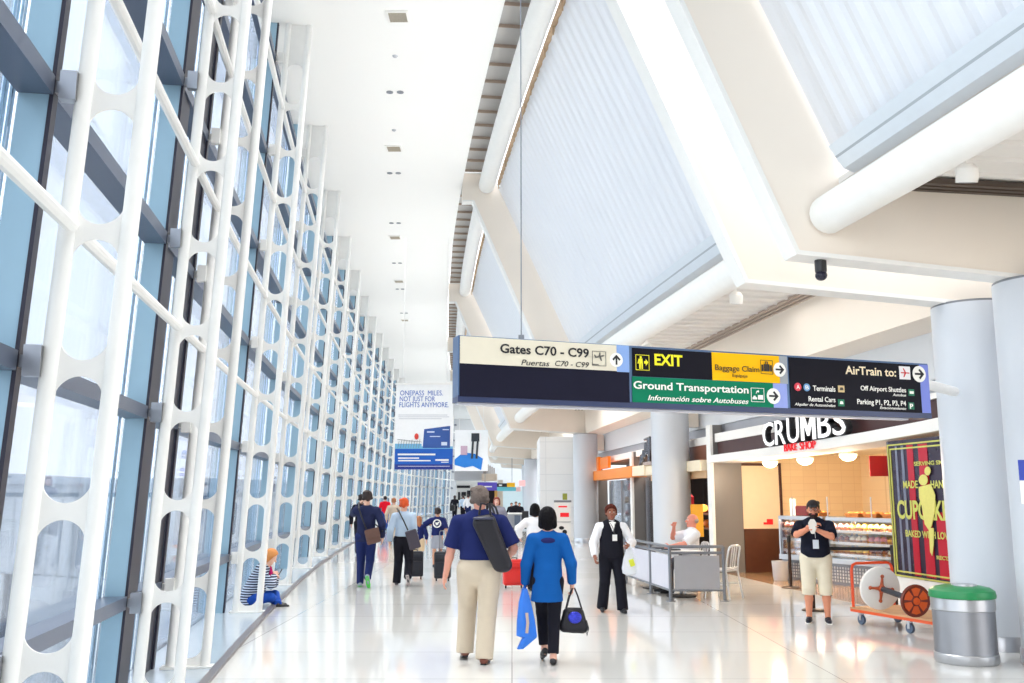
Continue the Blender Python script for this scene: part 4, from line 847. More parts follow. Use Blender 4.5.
def stext(s, x0, y0, x1, y1, cap, c, bold=.01, shear=0, name='lettering'):
    s0, z0 = sp(x0, y0); s1, z1 = sp(x1, y1); _, zt = sp(x0, y0 - cap)
    lettering(s, name, mat('ink %s' % (c,), c, .5), sg, spt(s0, (z0 + z1) / 2, .010), SD, UP, s1 - s0, zt - z0, bold, shear, .002)
KK = (16, 16, 24); WW = (246, 246, 240)
stext('Gates C70 - C99', 499.8, 353, 588.5, 357.3, 9.0, KK, .022)
stext('Puertas', 520.8, 365.3, 549, 366.3, 5.5, KK, .002, .25); stext('C70 - C99', 554.6, 366.3, 588.5, 367.4, 5.3, KK, .002, .25)
stext('EXIT', 654, 365.0, 682, 366.2, 11, (250, 240, 30), .03)
stext('Baggage Claim', 714.7, 370.4, 758.7, 372.1, 5.6, (50, 36, 8), .004); stext('Equipaje', 732, 377, 747, 377.6, 3, (60, 44, 8), .004)
stext('Ground Transportation', 633, 388.3, 748, 393.7, 7.6, WW, .018); stext('Informaci\u00f3n sobre Autobuses', 647.4, 399.9, 748, 404.3, 5.2, WW, .012, .28)
stext('AirTrain to:', 844.8, 374.2, 895.4, 376.4, 8.2, (246, 230, 196), .016)
stext('Terminals', 812.4, 390.8, 834.8, 391.8, 5.2, WW, .012); stext('Rental Cars', 808, 401.2, 834.8, 402.4, 5, WW, .012); stext('Alquiler de Autom\u00f3viles', 794, 405.6, 834.8, 407, 2.8, WW, .006, .25)
stext('Off Airport Shuttles', 860, 390.4, 905.4, 392.5, 4.8, WW, .012); stext('Autobus', 892, 396, 905.4, 396.7, 2.6, WW, .006, .25)
stext('Parking P1, P2, P3, P4', 856.7, 404.1, 905.4, 405.9, 5, WW, .012); stext('Estacionamiento', 879.3, 409, 905.4, 409.9, 2.6, WW, .006, .25)
def disc(x, y, r, c=WW, name='arrow_disc', d=.012, seg=28):
    s, z = sp(x, y); s2, _ = sp(x + r, y); rr = abs(s2 - s); m = MB(); m.prism([spt(s + rr * math.cos(2 * PI * i / seg), z + rr * math.sin(2 * PI * i / seg), .006) for i in range(seg)], SN * (d - .006)); return m.build(name, mat('ink %s' % (c,), c, .5), sg, smooth=False), s, z, rr
def arrow(x, y, r, up=False):
    o, s, z, rr = disc(x, y, r); m = MB(); w = .13 * rr
    def Q(a, b): return (spt(s + b * rr, z + a * rr, .013) if up else spt(s + a * rr, z + b * rr, .013))
    for poly in ([(-.7, -.12), (.5, -.12), (.5, .12), (-.7, .12)], [(.72, 0), (.08, .64), (-.12, .46), (.32, 0)], [(.72, 0), (.08, -.64), (-.12, -.46), (.32, 0)]): m.prism([Q(*p) for p in poly], SN * .002)
    m.build('arrow', BLACK, o, smooth=False)
arrow(615.8, 360, 6.4, True); arrow(779, 369.8, 6.0); arrow(773, 396.2, 6.6); arrow(918.5, 374.2, 6.4)
def icon(x0, y0, x1, y1, bg, fg, kind):
    s0, z1 = sp(x0, y0); s1, z0 = sp(x1, y1); w = s1 - s0; h = z1 - z0; fgm = mat('ink %s' % (fg,), fg, .5)
    def Q(a, b, d=.012): return spt(s0 + a * w, z0 + b * h, d)
    m = MB()
    if bg: m.prism([Q(0, 0, .006), Q(1, 0, .006), Q(1, 1, .006), Q(0, 1, .006)], SN * .004); o = m.build('pictogram_plate', mat('ink %s' % (bg,), bg, .5), sg, smooth=False); m = MB()
    else: o = None
    def pl(poly): m.prism([Q(*p) for p in poly], SN * .002)
    if kind in ('exit', 'frame', 'plane', 'bag', 'car'):
        for q in ([(0, 0), (1, 0), (1, .035), (0, .035)], [(0, .965), (1, .965), (1, 1), (0, 1)], [(0, .035), (.035, .035), (.035, .965), (0, .965)], [(.965, .035), (1, .035), (1, .965), (.965, .965)]): pl(q)
    if kind == 'exit':
        pl(circ(.38, .84, .08, .08, 8)); pl([(.26, .45), (.52, .45), (.5, .76), (.28, .76)]); pl([(.26, .08), (.36, .08), (.38, .45), (.26, .45)]); pl([(.42, .08), (.52, .08), (.52, .45), (.42, .45)]); pl([(.14, .42), (.22, .42), (.28, .72), (.22, .74)])
        pl([(.62, .44), (.74, .44), (.74, .3), (.93, .52), (.74, .74), (.74, .6), (.62, .6)])
    if kind == 'plane': pl([(.22, .52), (.82, .66), (.9, .72), (.8, .76), (.2, .60)]); pl([(.5, .6), (.62, .35), (.7, .35), (.64, .64)]); pl([(.45, .64), (.52, .92), (.6, .92), (.6, .68)]); pl([(.2, .56), (.14, .74), (.2, .76), (.3, .62)]); pl([(-.02, .06), (.45, .06), (.45, .12), (-.02, .12)])
    if kind == 'bag': pl([(.08, .2), (.22, .2), (.22, .66), (.08, .66)]); pl([(.27, .2), (.73, .2), (.73, .72), (.27, .72)]); pl([(.78, .2), (.92, .2), (.92, .66), (.78, .66)]); pl([(.38, .72), (.44, .72), (.44, .84), (.56, .84), (.56, .72), (.62, .72), (.62, .9), (.38, .9)])
    if kind == 'car': pl([(.1, .18), (.44, .18), (.44, .32), (.36, .34), (.32, .44), (.2, .44), (.16, .34), (.1, .32)]); pl([(.52, .18), (.9, .18), (.9, .5), (.52, .5)]); pl([(.36, .6), (.42, .6), (.5, .78), (.44, .8)]); pl(circ(.55, .76, .06, .08, 8))
    if kind == 'redplane': pl([(.12, .46), (.88, .46), (.94, .5), (.88, .54), (.12, .54)]); pl([(.45, .54), (.58, .54), (.40, .84), (.32, .84)]); pl([(.45, .46), (.58, .46), (.40, .16), (.32, .16)])
    if kind == 'shape': pl([(.2, .3), (.8, .3), (.74, .62), (.6, .75), (.3, .7)])
    if kind == 'bus': pl([(.15, .3), (.85, .3), (.85, .7), (.15, .7)])
    m.build('pictogram', fgm, sg if o is None else o, smooth=False)
icon(591.5, 351, 605.6, 366.5, None, (90, 88, 84), 'plane'); icon(634.8, 354.6, 648.8, 370.8, None, (250, 240, 30), 'exit'); icon(759.5, 360, 772.3, 374.6, None, (40, 30, 10), 'bag'); icon(750, 387.8, 763.8, 402.4, None, WW, 'car')
icon(898.3, 366.2, 910, 379.8, (238, 238, 240), (200, 30, 40), 'redplane'); icon(837.4, 385.5, 844, 392.5, (214, 190, 140), (60, 50, 40), 'shape'); icon(837.4, 399.3, 844, 406.4, (0, 120, 84), WW, 'shape'); icon(907.7, 389.2, 913.8, 396, (0, 120, 84), WW, 'bus'); icon(907.7, 402.4, 913.8, 409.6, (0, 110, 80), (0, 110, 80), 'none')
stext('P', 909.3, 408.7, 912.6, 408.9, 5, WW, .02)
disc(797.2, 387, 3.4, (224, 60, 80), 'terminal_disc'); disc(806.2, 387.5, 3.2, (110, 160, 210), 'terminal_disc'); 
def dt(s, x, y): s0, z0 = sp(x - 1.6, y + 1.9); s1, _ = sp(x + 1.6, y); _, zt = sp(x, y - 1.9); lettering(s, 'disc_letter', mat('ink %s' % (WW,), WW, .5), sg, spt(s0, z0, .014), SD, UP, s1 - s0, zt - z0, .01, 0, .002)
dt('A', 797.2, 387); dt('B', 806.2, 387.5)
m = MB(); a = spt(sR - .02, (zT + zB) / 2 + .06, -.08); cpt = P(9.75, 8.36, a.z); dd = (cpt - a); dd.normalize(); m.tube([a, cpt - dd * .44], .055, 16); m.build('wall_arm', WHITE, sg)
m = MB(); s_, _ = sp(524.5, 338); a = spt(s_, zT, -.08); m.tube([a, Vector((a.x, a.y, 9.0))], .006, 6); m.box(a + UP * .02, (.05, .05, .05)); m.build('suspension_wire', STEELD, sg)
# ================================================================== BIN, CART, CAFE RAIL, STANCHIONS
bc = at_h(965.5, 658, 0); bc.y = 10.02; bc.x = 4.655
t = thing('waste_bin', 'round brushed steel waste bin with a green domed lid', 'bin', bc)
br = .298
m = MB(); m.lathe(bc, [(br, 0), (br + .01, .02), (br + .01, .09), (br + .002, .10)], 48); m.build('polished_band', STEEL, t)
m = MB(); m.lathe(bc + UP * .52, [(br + .002, 0), (br + .01, .01), (br + .01, .12), (br, .13)], 48); m.build('polished_band', STEEL, t)
m = MB(); m.lathe(bc, [(br, .095), (br, .525)], 48); m.build('body', mat('brushed steel bin body', (150, 152, 158), .38, .85, bump=.05, bscale=300), t)
m = MB(); m.lathe(bc, [(br + .02, .645), (br + .025, .67), (br + .015, .715), (br - .03, .745), (br - .12, .765), (.12, .77), (.10, .758), (.02, .758)], 48); m.build('lid', mat('green bin lid', (26, 132, 76), .32), t)
m = MB(); m.lathe(bc + Vector((.0, -.06, .764)), [(.09, 0), (.12, 0), (.12, .018), (.09, .018)], 24); m.build('opening_ring', STEEL, t)
m = MB(); m.lathe(bc + Vector((.0, -.06, .765)), [(.0, 0), (.095, 0), (.095, .006)], 24); m.build('opening', BLACK, t)
q = at_y(1026, 470, 9.36); t = thing('wall_notice', 'blue and white notice plate on the nearest column at the right edge', 'sign', q)
m = MB(); m.box(q, (.13, .03, .20), Matrix.Rotation(-.5, 3, 'Z')); m.build('blue_plate', mat('notice blue', (30, 60, 170), .4), t, smooth=False)
m = MB(); m.box(q - UP * .22, (.13, .03, .22), Matrix.Rotation(-.5, 3, 'Z')); m.build('white_plate', WHITE, t, smooth=False)
# --- platform cart
ct0 = Vector((4.52, 12.95, 0)); ct1 = Vector((5.08, 11.45, 0)); CD = (ct1 - ct0).normalized(); CW = Vector((-CD.y, CD.x, 0))      # deck long axis, across
Rc = Matrix((CD, CW, UP)).transposed()
mid = (ct0 + ct1) / 2 + CW * .36; ln = (ct1 - ct0).length
t = thing('platform_cart', 'flat plywood cart with an orange push handle and four casters', 'cart', mid)
m = MB(); m.box(mid + UP * .205, (ln, .74, .025), Rc); m.build('deck', mat('plywood deck', (206, 160, 118), .6, var=.15, scale=6), t, smooth=False)
m = MB()
for s in (-.35, .35): m.box(mid + CW * s + UP * .175, (ln, .04, .035), Rc)
for s in (-.48, 0, .48): m.box(mid + CD * s * ln + UP * .175, (.04, .72, .035), Rc)
m.build('frame', mat('worn orange steel', (232, 92, 44), .45), t, smooth=False)
m = MB(); h0 = ct0 + CW * .02 + CD * .03; h1 = ct0 + CW * .70 + CD * .03; H_ = .78
m.tube([h0 + UP * .18, h0 + UP * (H_ - .08), h0 + UP * (H_ - .02) + CW * .025, h0 + UP * H_ + CW * .08, h1 + UP * H_ - CW * .08, h1 + UP * (H_ - .02) - CW * .025, h1 + UP * (H_ - .08), h1 + UP * .18], .019, 12); m.build('push_handle', mat('orange handle', (240, 84, 40), .35), t)
for i, (s, c) in enumerate([(-.42, -.3), (-.42, .3), (.12, -.3), (.12, .3)]):
    q = mid + CD * s * ln + CW * c; m = MB(); m.box(q + UP * .15, (.08, .07, .015), Rc); m.box(q + UP * .105 + CW * .025, (.04, .006, .1), Rc); m.box(q + UP * .105 - CW * .025, (.04, .006, .1), Rc); w_ = m.build('caster', STEEL, t, smooth=False)
    ax = Matrix(((CD.x, 0, CW.x), (CD.y, 0, CW.y), (0, 1, 0))).transposed().to_4x4(); ax = Matrix((CD, UP, CW)).transposed().to_4x4()
    m = MB(); m.lathe(q + UP * .062 - CW * .018, [(.02, 0), (.06, .0), (.062, .008), (.062, .028), (.06, .036), (.02, .036)], 22, ax); m.build('wheel', mat('blue grey rubber', (86, 104, 128), .5), w_)
# --- cable reel lying across the cart: white flange, dark core, amber flange
ra = Vector((4.72, 12.42, .507)); rb = Vector((4.85, 11.66, .43)); AX = (rb - ra).normalized(); q_ = AX.to_track_quat('Z', 'Y').to_matrix().to_4x4()
t = thing('cable_reel', 'empty cable reel lying on the cart: white flange, dark core, amber flange', 'cable reel', (ra + rb) / 2)
m = MB(); m.lathe(ra, [(.03, -.03), (.255, -.03), (.27, -.02), (.27, .02), (.255, .03), (.03, .03)], 44, q_); m.build('white_flange', mat('white reel plastic', (232, 230, 226), .4), t)
m = MB()
for i in range(4):
    a = PI / 4 + i * PI / 2 + .7; d = q_.to_3x3() @ Vector((math.cos(a), math.sin(a), 0)); m.tube([ra + AX * .045, ra + AX * .045 + d * .09, ra + AX * .04 + d * .15], [.03, .018, .014], 8); m.ball(ra + AX * .04 + d * .155, .024, 10, 7)
m.ball(ra + AX * .05, .05, 12, 8); m.build('hub_cross', mat('amber brown cast hub', (176, 76, 34), .4), t)
m = MB(); m.tube([ra + AX * .03, rb - AX * .02], .036, 18); m.build('core', mat('dark core', (44, 46, 54), .45), t)
m = MB(); m.lathe(rb, [(.02, -.015), (.185, -.015), (.195, -.005), (.195, .01), (.18, .02), (.165, .012), (.06, .012), (.05, .03), (.02, .03)], 40, q_); am = m.build('amber_flange', mat('dark amber plastic', (110, 40, 22), .18), t)
m = MB()
for i in range(6):
    a0 = i * PI / 3 + .12; a1 = a0 + PI / 3 - .24; B3 = q_.to_3x3()
    m.prism([rb + AX * .014 + B3 @ Vector((r_ * math.cos(a), r_ * math.sin(a), 0)) for r_, a in ((.065, a0), (.155, a0), (.16, (a0 + a1) / 2), (.155, a1), (.065, a1))], AX * .003)
m.lathe(rb + AX * .03, [(.0, 0), (.045, 0), (.04, .012), (.015, .012), (.015, .004)], 20, q_); m.build('amber_window', mat('bright amber plastic', (214, 84, 22), .15), am, smooth=False)
# --- stanchions
def stan(q, label, h=.95):
    t = thing('stanchion', label, 'stanchion', q); m = MB(); m.lathe(q, [(.17, 0), (.17, .012), (.15, .025), (.03, .035)], 28); m.build('base', mat('dark bronze', (66, 50, 44), .35, .5), t)
    m = MB(); m.lathe(q, [(.03, .03), (.03, h - .12)], 16); m.build('post', mat('dark bronze', (66, 50, 44)), t); m = MB(); m.lathe(q, [(.036, h - .12), (.036, h), (.02, h + .01)], 16); m.build('belt_head', BLACKP, t)
q1 = at_h(791, 588); q2 = at_h(813.6, 610.6); q3 = Vector((5.62, 14.2, 0))
stan(q1, 'dark bronze stanchion left of the man in the cap'); stan(q2, 'dark bronze stanchion standing right behind the man in the cap'); stan(q3, 'dark stanchion behind the orange cart handle')
m = MB(); m.beam(q2 + UP * .90, q3 + UP * .90, .004, .05); tag(m.build('stanchion_belt', BLACK, smooth=False), 'black belt stretched between two stanchions in front of the display case', 'belt')
# --- cafe enclosure
R0 = Vector((2.20, 18.6, 0)); R1 = Vector((2.555, 15.6, 0)); R2 = Vector((3.43, 15.62, 0)); R3 = Vector((3.5, 18.2, 0))
t = thing('cafe_rail', 'grey tubular cafe enclosure with frosted infill panels', 'railing', R1)
MID = R0 + (R1 - R0) * .60
for q in (R0, MID, R1, R2):
    m = MB(); m.tube([q, q + UP * .86], .028, 12); m.lathe(q, [(.075, 0), (.075, .012), (.03, .016)], 16); m.build('post', STEELD, t)
m = MB()
for a, b in ((R0, R1), (R1, R2)):
    for z in (.86, .76): m.tube([a + UP * z, b + UP * z], .024, 10)
    m.tube([a + UP * .17, b + UP * .17], .018, 10)
m.build('rail', STEELD, t)
FROST = mat('frosted infill', (216, 216, 228), .25, .1)
for a, b in ((R0, MID), (MID, R1), (R1, R2)):
    d = (b - a).normalized(); m = MB(); m.beam(a + d * .07 + UP * .455, b - d * .07 + UP * .455, .012, .53); m.build('infill_panel', FROST if a is not R1 else mat('grey infill', (176, 176, 182), .3, .2), t, smooth=False)
tt = Vector((2.86, 16.35, 0)); t = thing('cafe_table', 'round white cafe table with black base inside the enclosure', 'table', tt)
m = MB(); m.lathe(tt, [(.38, .72), (.40, .73), (.40, .75), (.38, .755)], 32); m.build('tabletop', WHITE, t); m = MB(); m.lathe(tt, [(.03, .03), (.03, .72)], 14); m.build('pillar', STEELD, t); m = MB(); m.lathe(tt, [(.25, 0), (.25, .02), (.04, .045)], 28); m.build('base', BLACK, t)
tt2 = Vector((2.62, 17.75, 0)); t2 = copy_tree(t) if False else None
t = thing('cafe_table', 'second cafe table farther back inside the enclosure', 'table', tt2)
m = MB(); m.lathe(tt2, [(.33, .72), (.35, .73), (.35, .75), (.33, .755)], 32); m.build('tabletop', mat('dark table top', (70, 74, 84), .3), t); m = MB(); m.lathe(tt2, [(.03, .03), (.03, .72)], 14); m.build('pillar', STEELD, t); m = MB(); m.lathe(tt2, [(.22, 0), (.22, .02), (.04, .045)], 28); m.build('base', BLACK, t)
# --- aluminium chairs (built at the origin, facing +y)
def chair(name, label, loc, rz):
    t = thing(name, label, 'chair'); W_ = mat('satin white aluminium', (226, 228, 232), .3, .4)
    m = MB(); m.loft([[Vector((x * w, y, z)) for x, y in ((-1, -.2), (1, -.2), (1, .2), (-1, .2))] for w, z in ((.19, .445), (.21, .455), (.21, .47), (.19, .475))]); m.build('seat', W_, t, bevel=.008)
    for sx in (-1, 1):
        m = MB(); m.tube([(sx * .21, .2, 0), (sx * .19, .18, .45)], [.013, .017], 10); m.build('leg', W_, t)
        m = MB(); m.tube([(sx * .21, -.26, 0), (sx * .19, -.19, .44), (sx * .185, -.21, .62), (sx * .18, -.25, .80)], [.013, .017, .016, .015], 10); m.build('leg', W_, t)
        m = MB(); m.tube([(sx * .205, .19, .22), (sx * .20, -.225, .24)], .01, 8); m.build('stretcher', W_, t)
    m = MB(); m.tube([(-.18, -.25, .79), (-.16, -.262, .84), (-.1, -.268, .86), (.1, -.268, .86), (.16, -.262, .84), (.18, -.25, .79)], .017, 10)
    for x in (-.07, 0, .07): m.beam((x, -.2, .5), (x, -.262, .85), .035, .008, Vector((0, 1, 0)))
    m.tube([(-.185, -.2, .5), (.185, -.2, .5)], .012, 8); m.build('backrest', W_, t)
    t.location = loc; t.rotation_euler = (0, 0, rz); return t
chair('cafe_chair', 'white aluminium slat-back chair standing outside the rail by the grey pier', (3.50, 16.1, 0), PI / 2 - .75)
chair('cafe_chair', 'white aluminium chair the seated man sits on', (3.17, 17.0, 0), PI / 2 + .15)
m = MB(); q = Vector((2.72, 16.45, .757)); m.box(q + UP * .012, (.2, .28, .02), Matrix.Rotation(.5, 3, 'Z')); tag(m.build('folder', DARKG, smooth=False, bevel=.003), 'dark folder lying on the white cafe table', 'folder')
# PEOPLE_START
# ================================================================== PEOPLE
def V3(*a): return np.array(a, float)
def ik(a, c, l1, l2, hint):
    a, c, hint = V3(*a), V3(*c), V3(*hint); d = c - a; D = np.linalg.norm(d)
    if D > (l1 + l2) * .999: c = a + d / D * (l1 + l2) * .999; d = c - a; D = np.linalg.norm(d)
    x = (l1 * l1 - l2 * l2 + D * D) / (2 * D); h = math.sqrt(max(l1 * l1 - x * x, 0)); u = d / D; p = hint - u * hint.dot(u); p /= np.linalg.norm(p) + 1e-9
    return a + u * x + p * h, c
def rotz(v, a): c, s = math.cos(a), math.sin(a); return V3(v[0] * c - v[1] * s, v[0] * s + v[1] * c, v[2])
def person(label, loc, yaw, H=1.75, wd=1.0, fat=1.0, res=.012, skin=(226, 172, 146), lfoot=(-.09, 0, 0), rfoot=(.09, 0, 0), lheel=0, rheel=0, lhand=None, rhand=None, lel=(-.5, -1, 0), rel=(.5, -1, 0),
           head=(0, 0), lean_=0.0, drop=.0, clothes=(), hair=None, shoe=None, pelvis=None, curl=.6, seated=False, lknee=(0, 1, .1), rknee=(0, 1, .1), headscale=1.09, name='person', sole=None):
    t = thing(name, label, 'person'); h = H
    SK = mat('skin %d %d %d' % skin, skin, .55, var=.03, scale=20, spec=.3)
    zh = .52 * h - drop; pel = V3(0, 0, zh) if pelvis is None else V3(*pelvis)
    lean = lambda z: lean_ * (z - pel[2])
    def T(x, z, y=0): return V3(pel[0] + x, pel[1] + y + lean(pel[2] + z), pel[2] + z)
    hw = .052 * h * wd; sw = .108 * h * wd
    hipL, hipR = T(-hw, 0), T(hw, 0); shL, shR = T(-sw, .268 * h), T(sw, .268 * h); neck = T(0, .310 * h); hc = T(0, .400 * h, .012 * h)
    L1, L2 = .245 * h, .232 * h; A1, A2 = .165 * h, .145 * h
    legs = []
    for s, hp, ft, heel, kn in ((-1, hipL, lfoot, lheel, lknee), (1, hipR, rfoot, rheel, rknee)):
        ank = V3(ft[0], ft[1], ft[2] + .045 * h + heel); k, ank = ik(hp, ank, L1, L2, kn); legs.append((hp, k, ank, heel))
    arms = []
    for s, sh, hd, el in ((-1, shL, lhand, lel), (1, shR, rhand, rel)):
        if hd is None: hd = (s * (sw + .05 * h), .03, zh - .02 * h)
        e, w_ = ik(sh, hd, A1, A2, el); arms.append((sh, e, w_))
    r = lambda x: x * h
    # ---- the body: one continuous skin
    B = []
    B += [C(T(-.01 * h, .01 * h), T(.01 * h, .06 * h), r(.078) * wd, r(.072) * wd, .68, .03), C(T(0, .06 * h), T(0, .14 * h), r(.07) * fat, r(.068) * fat, .72, .03), C(T(0, .15 * h), T(0, .235 * h), r(.072) * wd, r(.082) * wd, .62, .03),
          C(T(-sw * .85, .265 * h), T(sw * .85, .265 * h), r(.03), None, .9, .05), C(T(-sw * .5, .268 * h), neck, r(.026), r(.026), .9, .03), C(T(sw * .5, .268 * h), neck, r(.026), r(.026), .9, .03), C(neck - V3(0, 0, .03 * h), hc - V3(0, .01 * h, .03 * h), r(.034), r(.031), 1, .02)]
    for hp, k, a, heel in legs:
        B += [C(hp, k, r(.05), r(.031), 1, .02), C(k, k + (a - k) * .35, r(.031), r(.033), 1, .02), C(k + (a - k) * .35, a, r(.033), r(.021), 1, .02)]
    for sh, e, w_ in arms: B += [C(sh, e, r(.030), r(.024), 1, .02), C(e, e + (w_ - e) * .3, r(.024), r(.025), 1, .015), C(e + (w_ - e) * .3, w_, r(.025), r(.016), 1, .015)]
    # head: skull, jaw, nose, ears, brow, in a frame turned by yaw and pitch
    hy, hp_ = head; hs = h * headscale
    def HD(x, y, z):
        v = V3(x * hs, y * hs, z * hs); c, s = math.cos(hp_), math.sin(hp_); v = V3(v[0], v[1] * c - v[2] * s, v[1] * s + v[2] * c); return hc + rotz(v, hy)
    RH = np.array(Matrix.Rotation(hy, 3, 'Z') @ Matrix.Rotation(hp_, 3, 'X'))
    B += [EL(HD(0, -.004, .014), V3(.043, .052, .048) * hs, RH, .02), EL(HD(0, .012, -.022), V3(.034, .036, .040) * hs, RH, .02), C(HD(0, .046, .008), HD(0, .060, -.010), .006 * hs, .009 * hs, 1, .008), EL(HD(0, .047, -.030), V3(.014, .006, .005) * hs, RH, .008), EL(HD(0, .040, -.050), V3(.014, .012, .012) * hs, RH, .01),
          EL(HD(-.044, -.002, -.004), V3(.006, .011, .017) * hs, RH, .006), EL(HD(.044, -.002, -.004), V3(.006, .011, .017) * hs, RH, .006)]
    # hands: palm, four bent fingers and a thumb
    for s, (sh, e, w_) in zip((-1, 1), arms):
        d = (w_ - e) / np.linalg.norm(w_ - e); inn = V3(-s, .1, 0); inn = inn - d * inn.dot(d); inn /= np.linalg.norm(inn); sd = np.cross(d, inn); 
        if sd[1] < 0: sd = -sd
        pc = w_ + d * .045 * h
        B += [C(w_, w_ + d * .03 * h + sd * .006 * h, r(.015), r(.014), 1, .012), C(w_ + d * .022 * h - sd * .012 * h, w_ + d * .05 * h - sd * .013 * h, r(.009), None, 1, .012), C(w_ + d * .022 * h + sd * .012 * h, w_ + d * .052 * h + sd * .014 * h, r(.009), None, 1, .012)]
        for i, (o, l) in enumerate(((-.018, .030), (-.006, .037), (.006, .040), (.018, .036))):
            a = w_ + d * .052 * h + sd * o * h; d1 = d * math.cos(curl * .5) + inn * math.sin(curl * .5); d2 = d * math.cos(curl * 1.5) + inn * math.sin(curl * 1.5); b = a + d1 * l * .55 * h
            B += [C(a, b, r(.0052), r(.0048), 1, .004), C(b, b + d2 * l * .5 * h, r(.0048), r(.0042), 1, .004)]
        a = w_ + d * .018 * h + sd * .016 * h; b = a + (d * .6 + sd * .7 + inn * .35) * .026 * h
        B += [C(a, b, r(.0075), r(.0062), 1, .006), C(b, b + (d * .9 + inn * .3 + sd * .1) * .024 * h, r(.006), r(.005), 1, .004)]
    for s, (hp, k, a, heel), ft in zip((-1, 1), legs, (lfoot, rfoot)):
        pt = min(1.1, heel / .12) if heel else 0; f = V3(s * .12, math.cos(pt), -math.sin(pt)); f /= np.linalg.norm(f)
        upv = V3(0, math.sin(pt), math.cos(pt)); hl = a - upv * .022 * h - f * .02 * h
        B += [C(a, hl, r(.022), r(.017), 1, .015), C(hl, hl + f * .105 * h - upv * .004 * h, r(.018), r(.014), 1, .015)]
    org('body', B, SK, t, res)
    # ---- clothes follow the body
    def cloth(kind, nm, m_, **o):
        g = o.get('g', .014); K = []
        hem = o.get('hem', -.02) * h + pel[2]
        cl = [((0, 0, hem), (0, 0, -1))]
        up = o.get('top', None)
        if kind in ('shirt', 'vest', 'dress', 'jacket'):
            f2 = o.get('flare', 1.0)
            K += [C(T(-.008 * h, min(0, (hem - pel[2])) ), T(0, .06 * h), r(.080) * wd * f2 + g, r(.076) * max(wd, fat * .97) + g, o.get('sy', .72), .03, cl), C(T(0, .04 * h), T(0, .15 * h), r(.074) * fat + g, r(.072) * fat + g, .74, .03, cl), C(T(0, .14 * h), T(0, .235 * h), r(.076) * wd + g * .8, r(.086) * wd + g * .8, .66, .03, cl)]
            if fat > 1.12: K.append(EL(T(0, .09 * h, .035 * h), V3(.082 * fat, .062 * fat, .085) * h, None, .05, cl))
            if kind == 'vest': K += [C(T(-sw * .70, .250 * h), T(-sw * .42, .275 * h), r(.032) + g * .35, None, .95, .04), C(T(sw * .70, .250 * h), T(sw * .42, .275 * h), r(.032) + g * .35, None, .95, .04)]
            else: K += [C(T(-sw * .86, .262 * h), T(sw * .86, .262 * h), r(.030) + g * .7, None, .95, .05), C(T(-sw * .55, .266 * h), neck - V3(0, 0, .015 * h), r(.026) + g * .6, r(.030), .95, .03), C(T(sw * .55, .266 * h), neck - V3(0, 0, .015 * h), r(.026) + g * .6, r(.030), .95, .03), C(neck - V3(0, 0, .03 * h), neck - V3(0, .004, -.012 * h), r(.042) + g * .4, r(.038) + g * .2, 1, .03, [((0, neck[1], neck[2] + .012 * h), (0, -.3, .95))])]
            sl = o.get('sleeve', 0)
            if kind != 'vest':
                for s, (sh, e, w_) in zip((-1, 1), arms):
                    if sl <= .55:
                        q = sh + (e - sh) * sl * 1.8 if sl else sh; dd = (e - sh) / np.linalg.norm(e - sh); K.append(C(sh, e, r(.031) + g * .7, r(.030) + g * 1.15, 1, .03, [(tuple(q), tuple(dd))]))
                    else:
                        K.append(C(sh, e, r(.030) + g * .7, r(.026) + g * .7, 1, .025)); q = e + (w_ - e) * min(1, (sl - .5) * 2); dd = (w_ - e) / np.linalg.norm(w_ - e); K.append(C(e, w_, r(.026) + g * .7, r(.019) + g * .6, 1, .02, [(tuple(q), tuple(dd))]))
        if kind == 'trousers':
            top = pel[2] + .088 * h; ct = [((0, 0, top), (0, 0, 1))]; K += [C(T(-.01 * h, .005 * h), T(0, .07 * h), r(.082) * wd + g * .7, r(.074) * max(wd, fat) + g * .5, .72, .03, ct)]
            ln = o.get('len', 1.0); rr = o.get('hemr', .034)
            for hp, k, a, heel in legs:
                K.append(C(hp, k, r(.056) + g, r(.037) + g, 1, .02, [((0, 0, top), (0, 0, 1))] if not seated else None))
                if ln < .5:
                    dd = (k - hp) / np.linalg.norm(k - hp); K[-1] = C(hp, k, r(.056) + g, r(.046) + g * 1.1, 1, .02, [(tuple(hp + (k - hp) * min(1, ln * 2)), tuple(dd))])
                else:
                    dd = (a - k) / np.linalg.norm(a - k); q = k + (a - k) * min(1.06, (ln - .5) * 2); K.append(C(k, a + dd * .02 * h, r(.037) + g, r(rr) + g * .3, 1, .02, [(tuple(q + dd * (.02 * h if ln >= 1 else 0)), tuple(dd))]))
        if kind == 'skirt':
            K += [C(T(0, hem - pel[2]), T(0, .07 * h), r(.088) * wd + g, r(.07) * wd + g, .75, .02, cl + [((0, 0, pel[2] + .07 * h), (0, 0, 1))])]
        return org(nm, K, m_, t, res)
    parts = {}
    for c in clothes: c = dict(c); kind = c.pop('kind'); nm = c.pop('name'); m_ = c.pop('mat'); parts[nm] = cloth(kind, nm, m_, **c)
